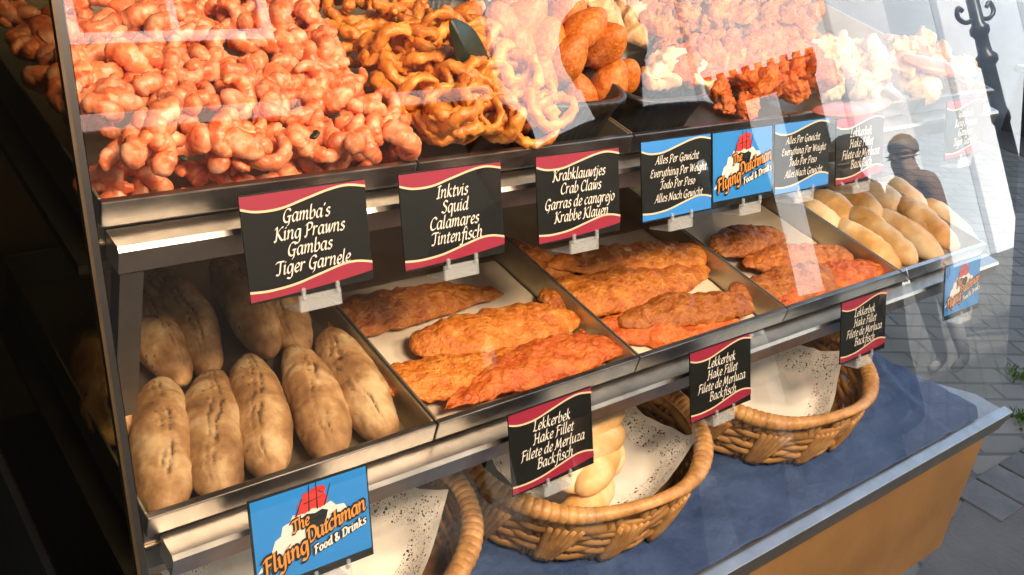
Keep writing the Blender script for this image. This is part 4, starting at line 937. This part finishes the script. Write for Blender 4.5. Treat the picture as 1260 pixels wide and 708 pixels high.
b_ = MB(); prof_ = [(4.2, .35), (4.25, 1.0), (4.75, 1.25), (5.2, 1.88), (8.35, 1.92), (8.45, 1.1), (8.45, .35)]
b_.prism([(x, -6.85, z) for x, z in prof_], (0, 1, 0), 1.75); b_.build('body', VAN, vn, bevel=.05)
for x0, x1, ins in ((5.05, 5.75, .22), (5.85, 6.9, 0), (7.0, 8.2, 0)):
    b_ = MB(); b_.prism([(x0-ins, -5.098, 1.25), (x1, -5.098, 1.25), (x1, -5.098, 1.74), (x0+ins, -5.098, 1.74)], (0, 1, 0), .006); b_.build('window', VG, vn)
for x in (5.0, 7.7):
    for y in (-6.75, -5.2):
        w_ = MB(); w_.tube([(x, y, .33), (x, y+.06, .33), (x, y+.14, .33), (x, y+.2, .33)], [.29, .33, .33, .29], 24); q = w_.build('wheel', BLACK, vn)
        w_ = MB(); w_.tube([(x, y+.198, .33), (x, y+.206, .33)], [.19, .17], 16); r_ = w_.build('rim', STEEL, vn); r_.parent = q
for z_ in (.72,):
    b_ = MB(); b_.prism([(4.235, -5.6, z_), (4.235, -5.3, z_), (4.245, -5.3, z_+.16), (4.245, -5.6, z_+.16)], (-1, 0, 0), .02); b_.build('headlight', mat('headlight', (.5, .5, .5), .1), vn)
lp_ = thing('street_lamp', 'black ornate cast iron lamp post on the pavement', 'street lamp', (7.5, -2.78, .004), frame=I4)
b_ = MB(); b_.lathe([(.13, 0), (.13, .10), (.10, .16), (.095, .55), (.07, .62), (.062, 1.0), (.056, 1.6), (.070, 1.63), (.070, 1.68), (.056, 1.72), (.052, 2.05), (.082, 2.08), (.082, 2.12), (.052, 2.16), (.05, 2.28), (.072, 2.31), (.072, 2.35), (.048, 2.38), (.042, 3.6), (.06, 3.64), (.02, 3.75)], (7.5, -2.78, .004), 20)
b_.build('post', BLACK, lp_, smooth=True)
for s_ in (-1, 1):
    b_ = MB(); b_.tube(crom([(7.5, -2.78, 2.44), (7.5+s_*.09, -2.78+s_*.04, 2.41), (7.5+s_*.15, -2.78+s_*.065, 2.46), (7.5+s_*.135, -2.78+s_*.058, 2.53), (7.5+s_*.10, -2.78+s_*.043, 2.50)], 6), .018, 8); b_.build('scroll', BLACK, lp_, smooth=True)
b_ = MB(); b_.lathe([(.06, 3.70), (.16, 4.15), (.17, 4.17), (.17, 4.2), (.10, 4.35), (.03, 4.42), (.01, 4.5)], (7.5, -2.78, .004), 8); b_.build('lantern', mat('lantern glass', (.6, .6, .55), .2), lp_)
pil_ = thing('notice_pillar', 'dark green notice pillar with one pale blank panel', 'notice pillar', (3.9, -2.2, .004), frame=I4)
def rbox(b_, c, w, d, z0, z1, a):
    ca, sa = math.cos(a), math.sin(a); b_.prism([(c[0]+ca*u-sa*v_, c[1]+sa*u+ca*v_, z0) for u, v_ in ((-w, -d), (w, -d), (w, d), (-w, d))], (0, 0, 1), z1-z0)
aa = R(54.5); b_ = MB(); rbox(b_, (3.9, -2.2), .24, .16, .004, 1.94, aa); b_.build('body', DARK, pil_, bevel=.01)
b_ = MB(); rbox(b_, (3.9, -2.2), .26, .18, 1.942, 1.99, aa)
for k in range(9): rbox(b_, (3.9+math.cos(aa)*(-.24+.06*k), -2.2+math.sin(aa)*(-.24+.06*k)), .018, .17, 1.992, 2.02, aa)
b_.build('cap', DARK, pil_)
cx_, cy_ = 3.9-math.sin(aa)*.164+math.cos(aa)*-.02, -2.2+math.cos(aa)*.164+math.sin(aa)*-.02
b_ = MB(); rbox(b_, (cx_, cy_), .075, .003, .9, 1.86, aa); b_.build('panel', mat('blank pale poster', (.75, .77, .78), .6), pil_)
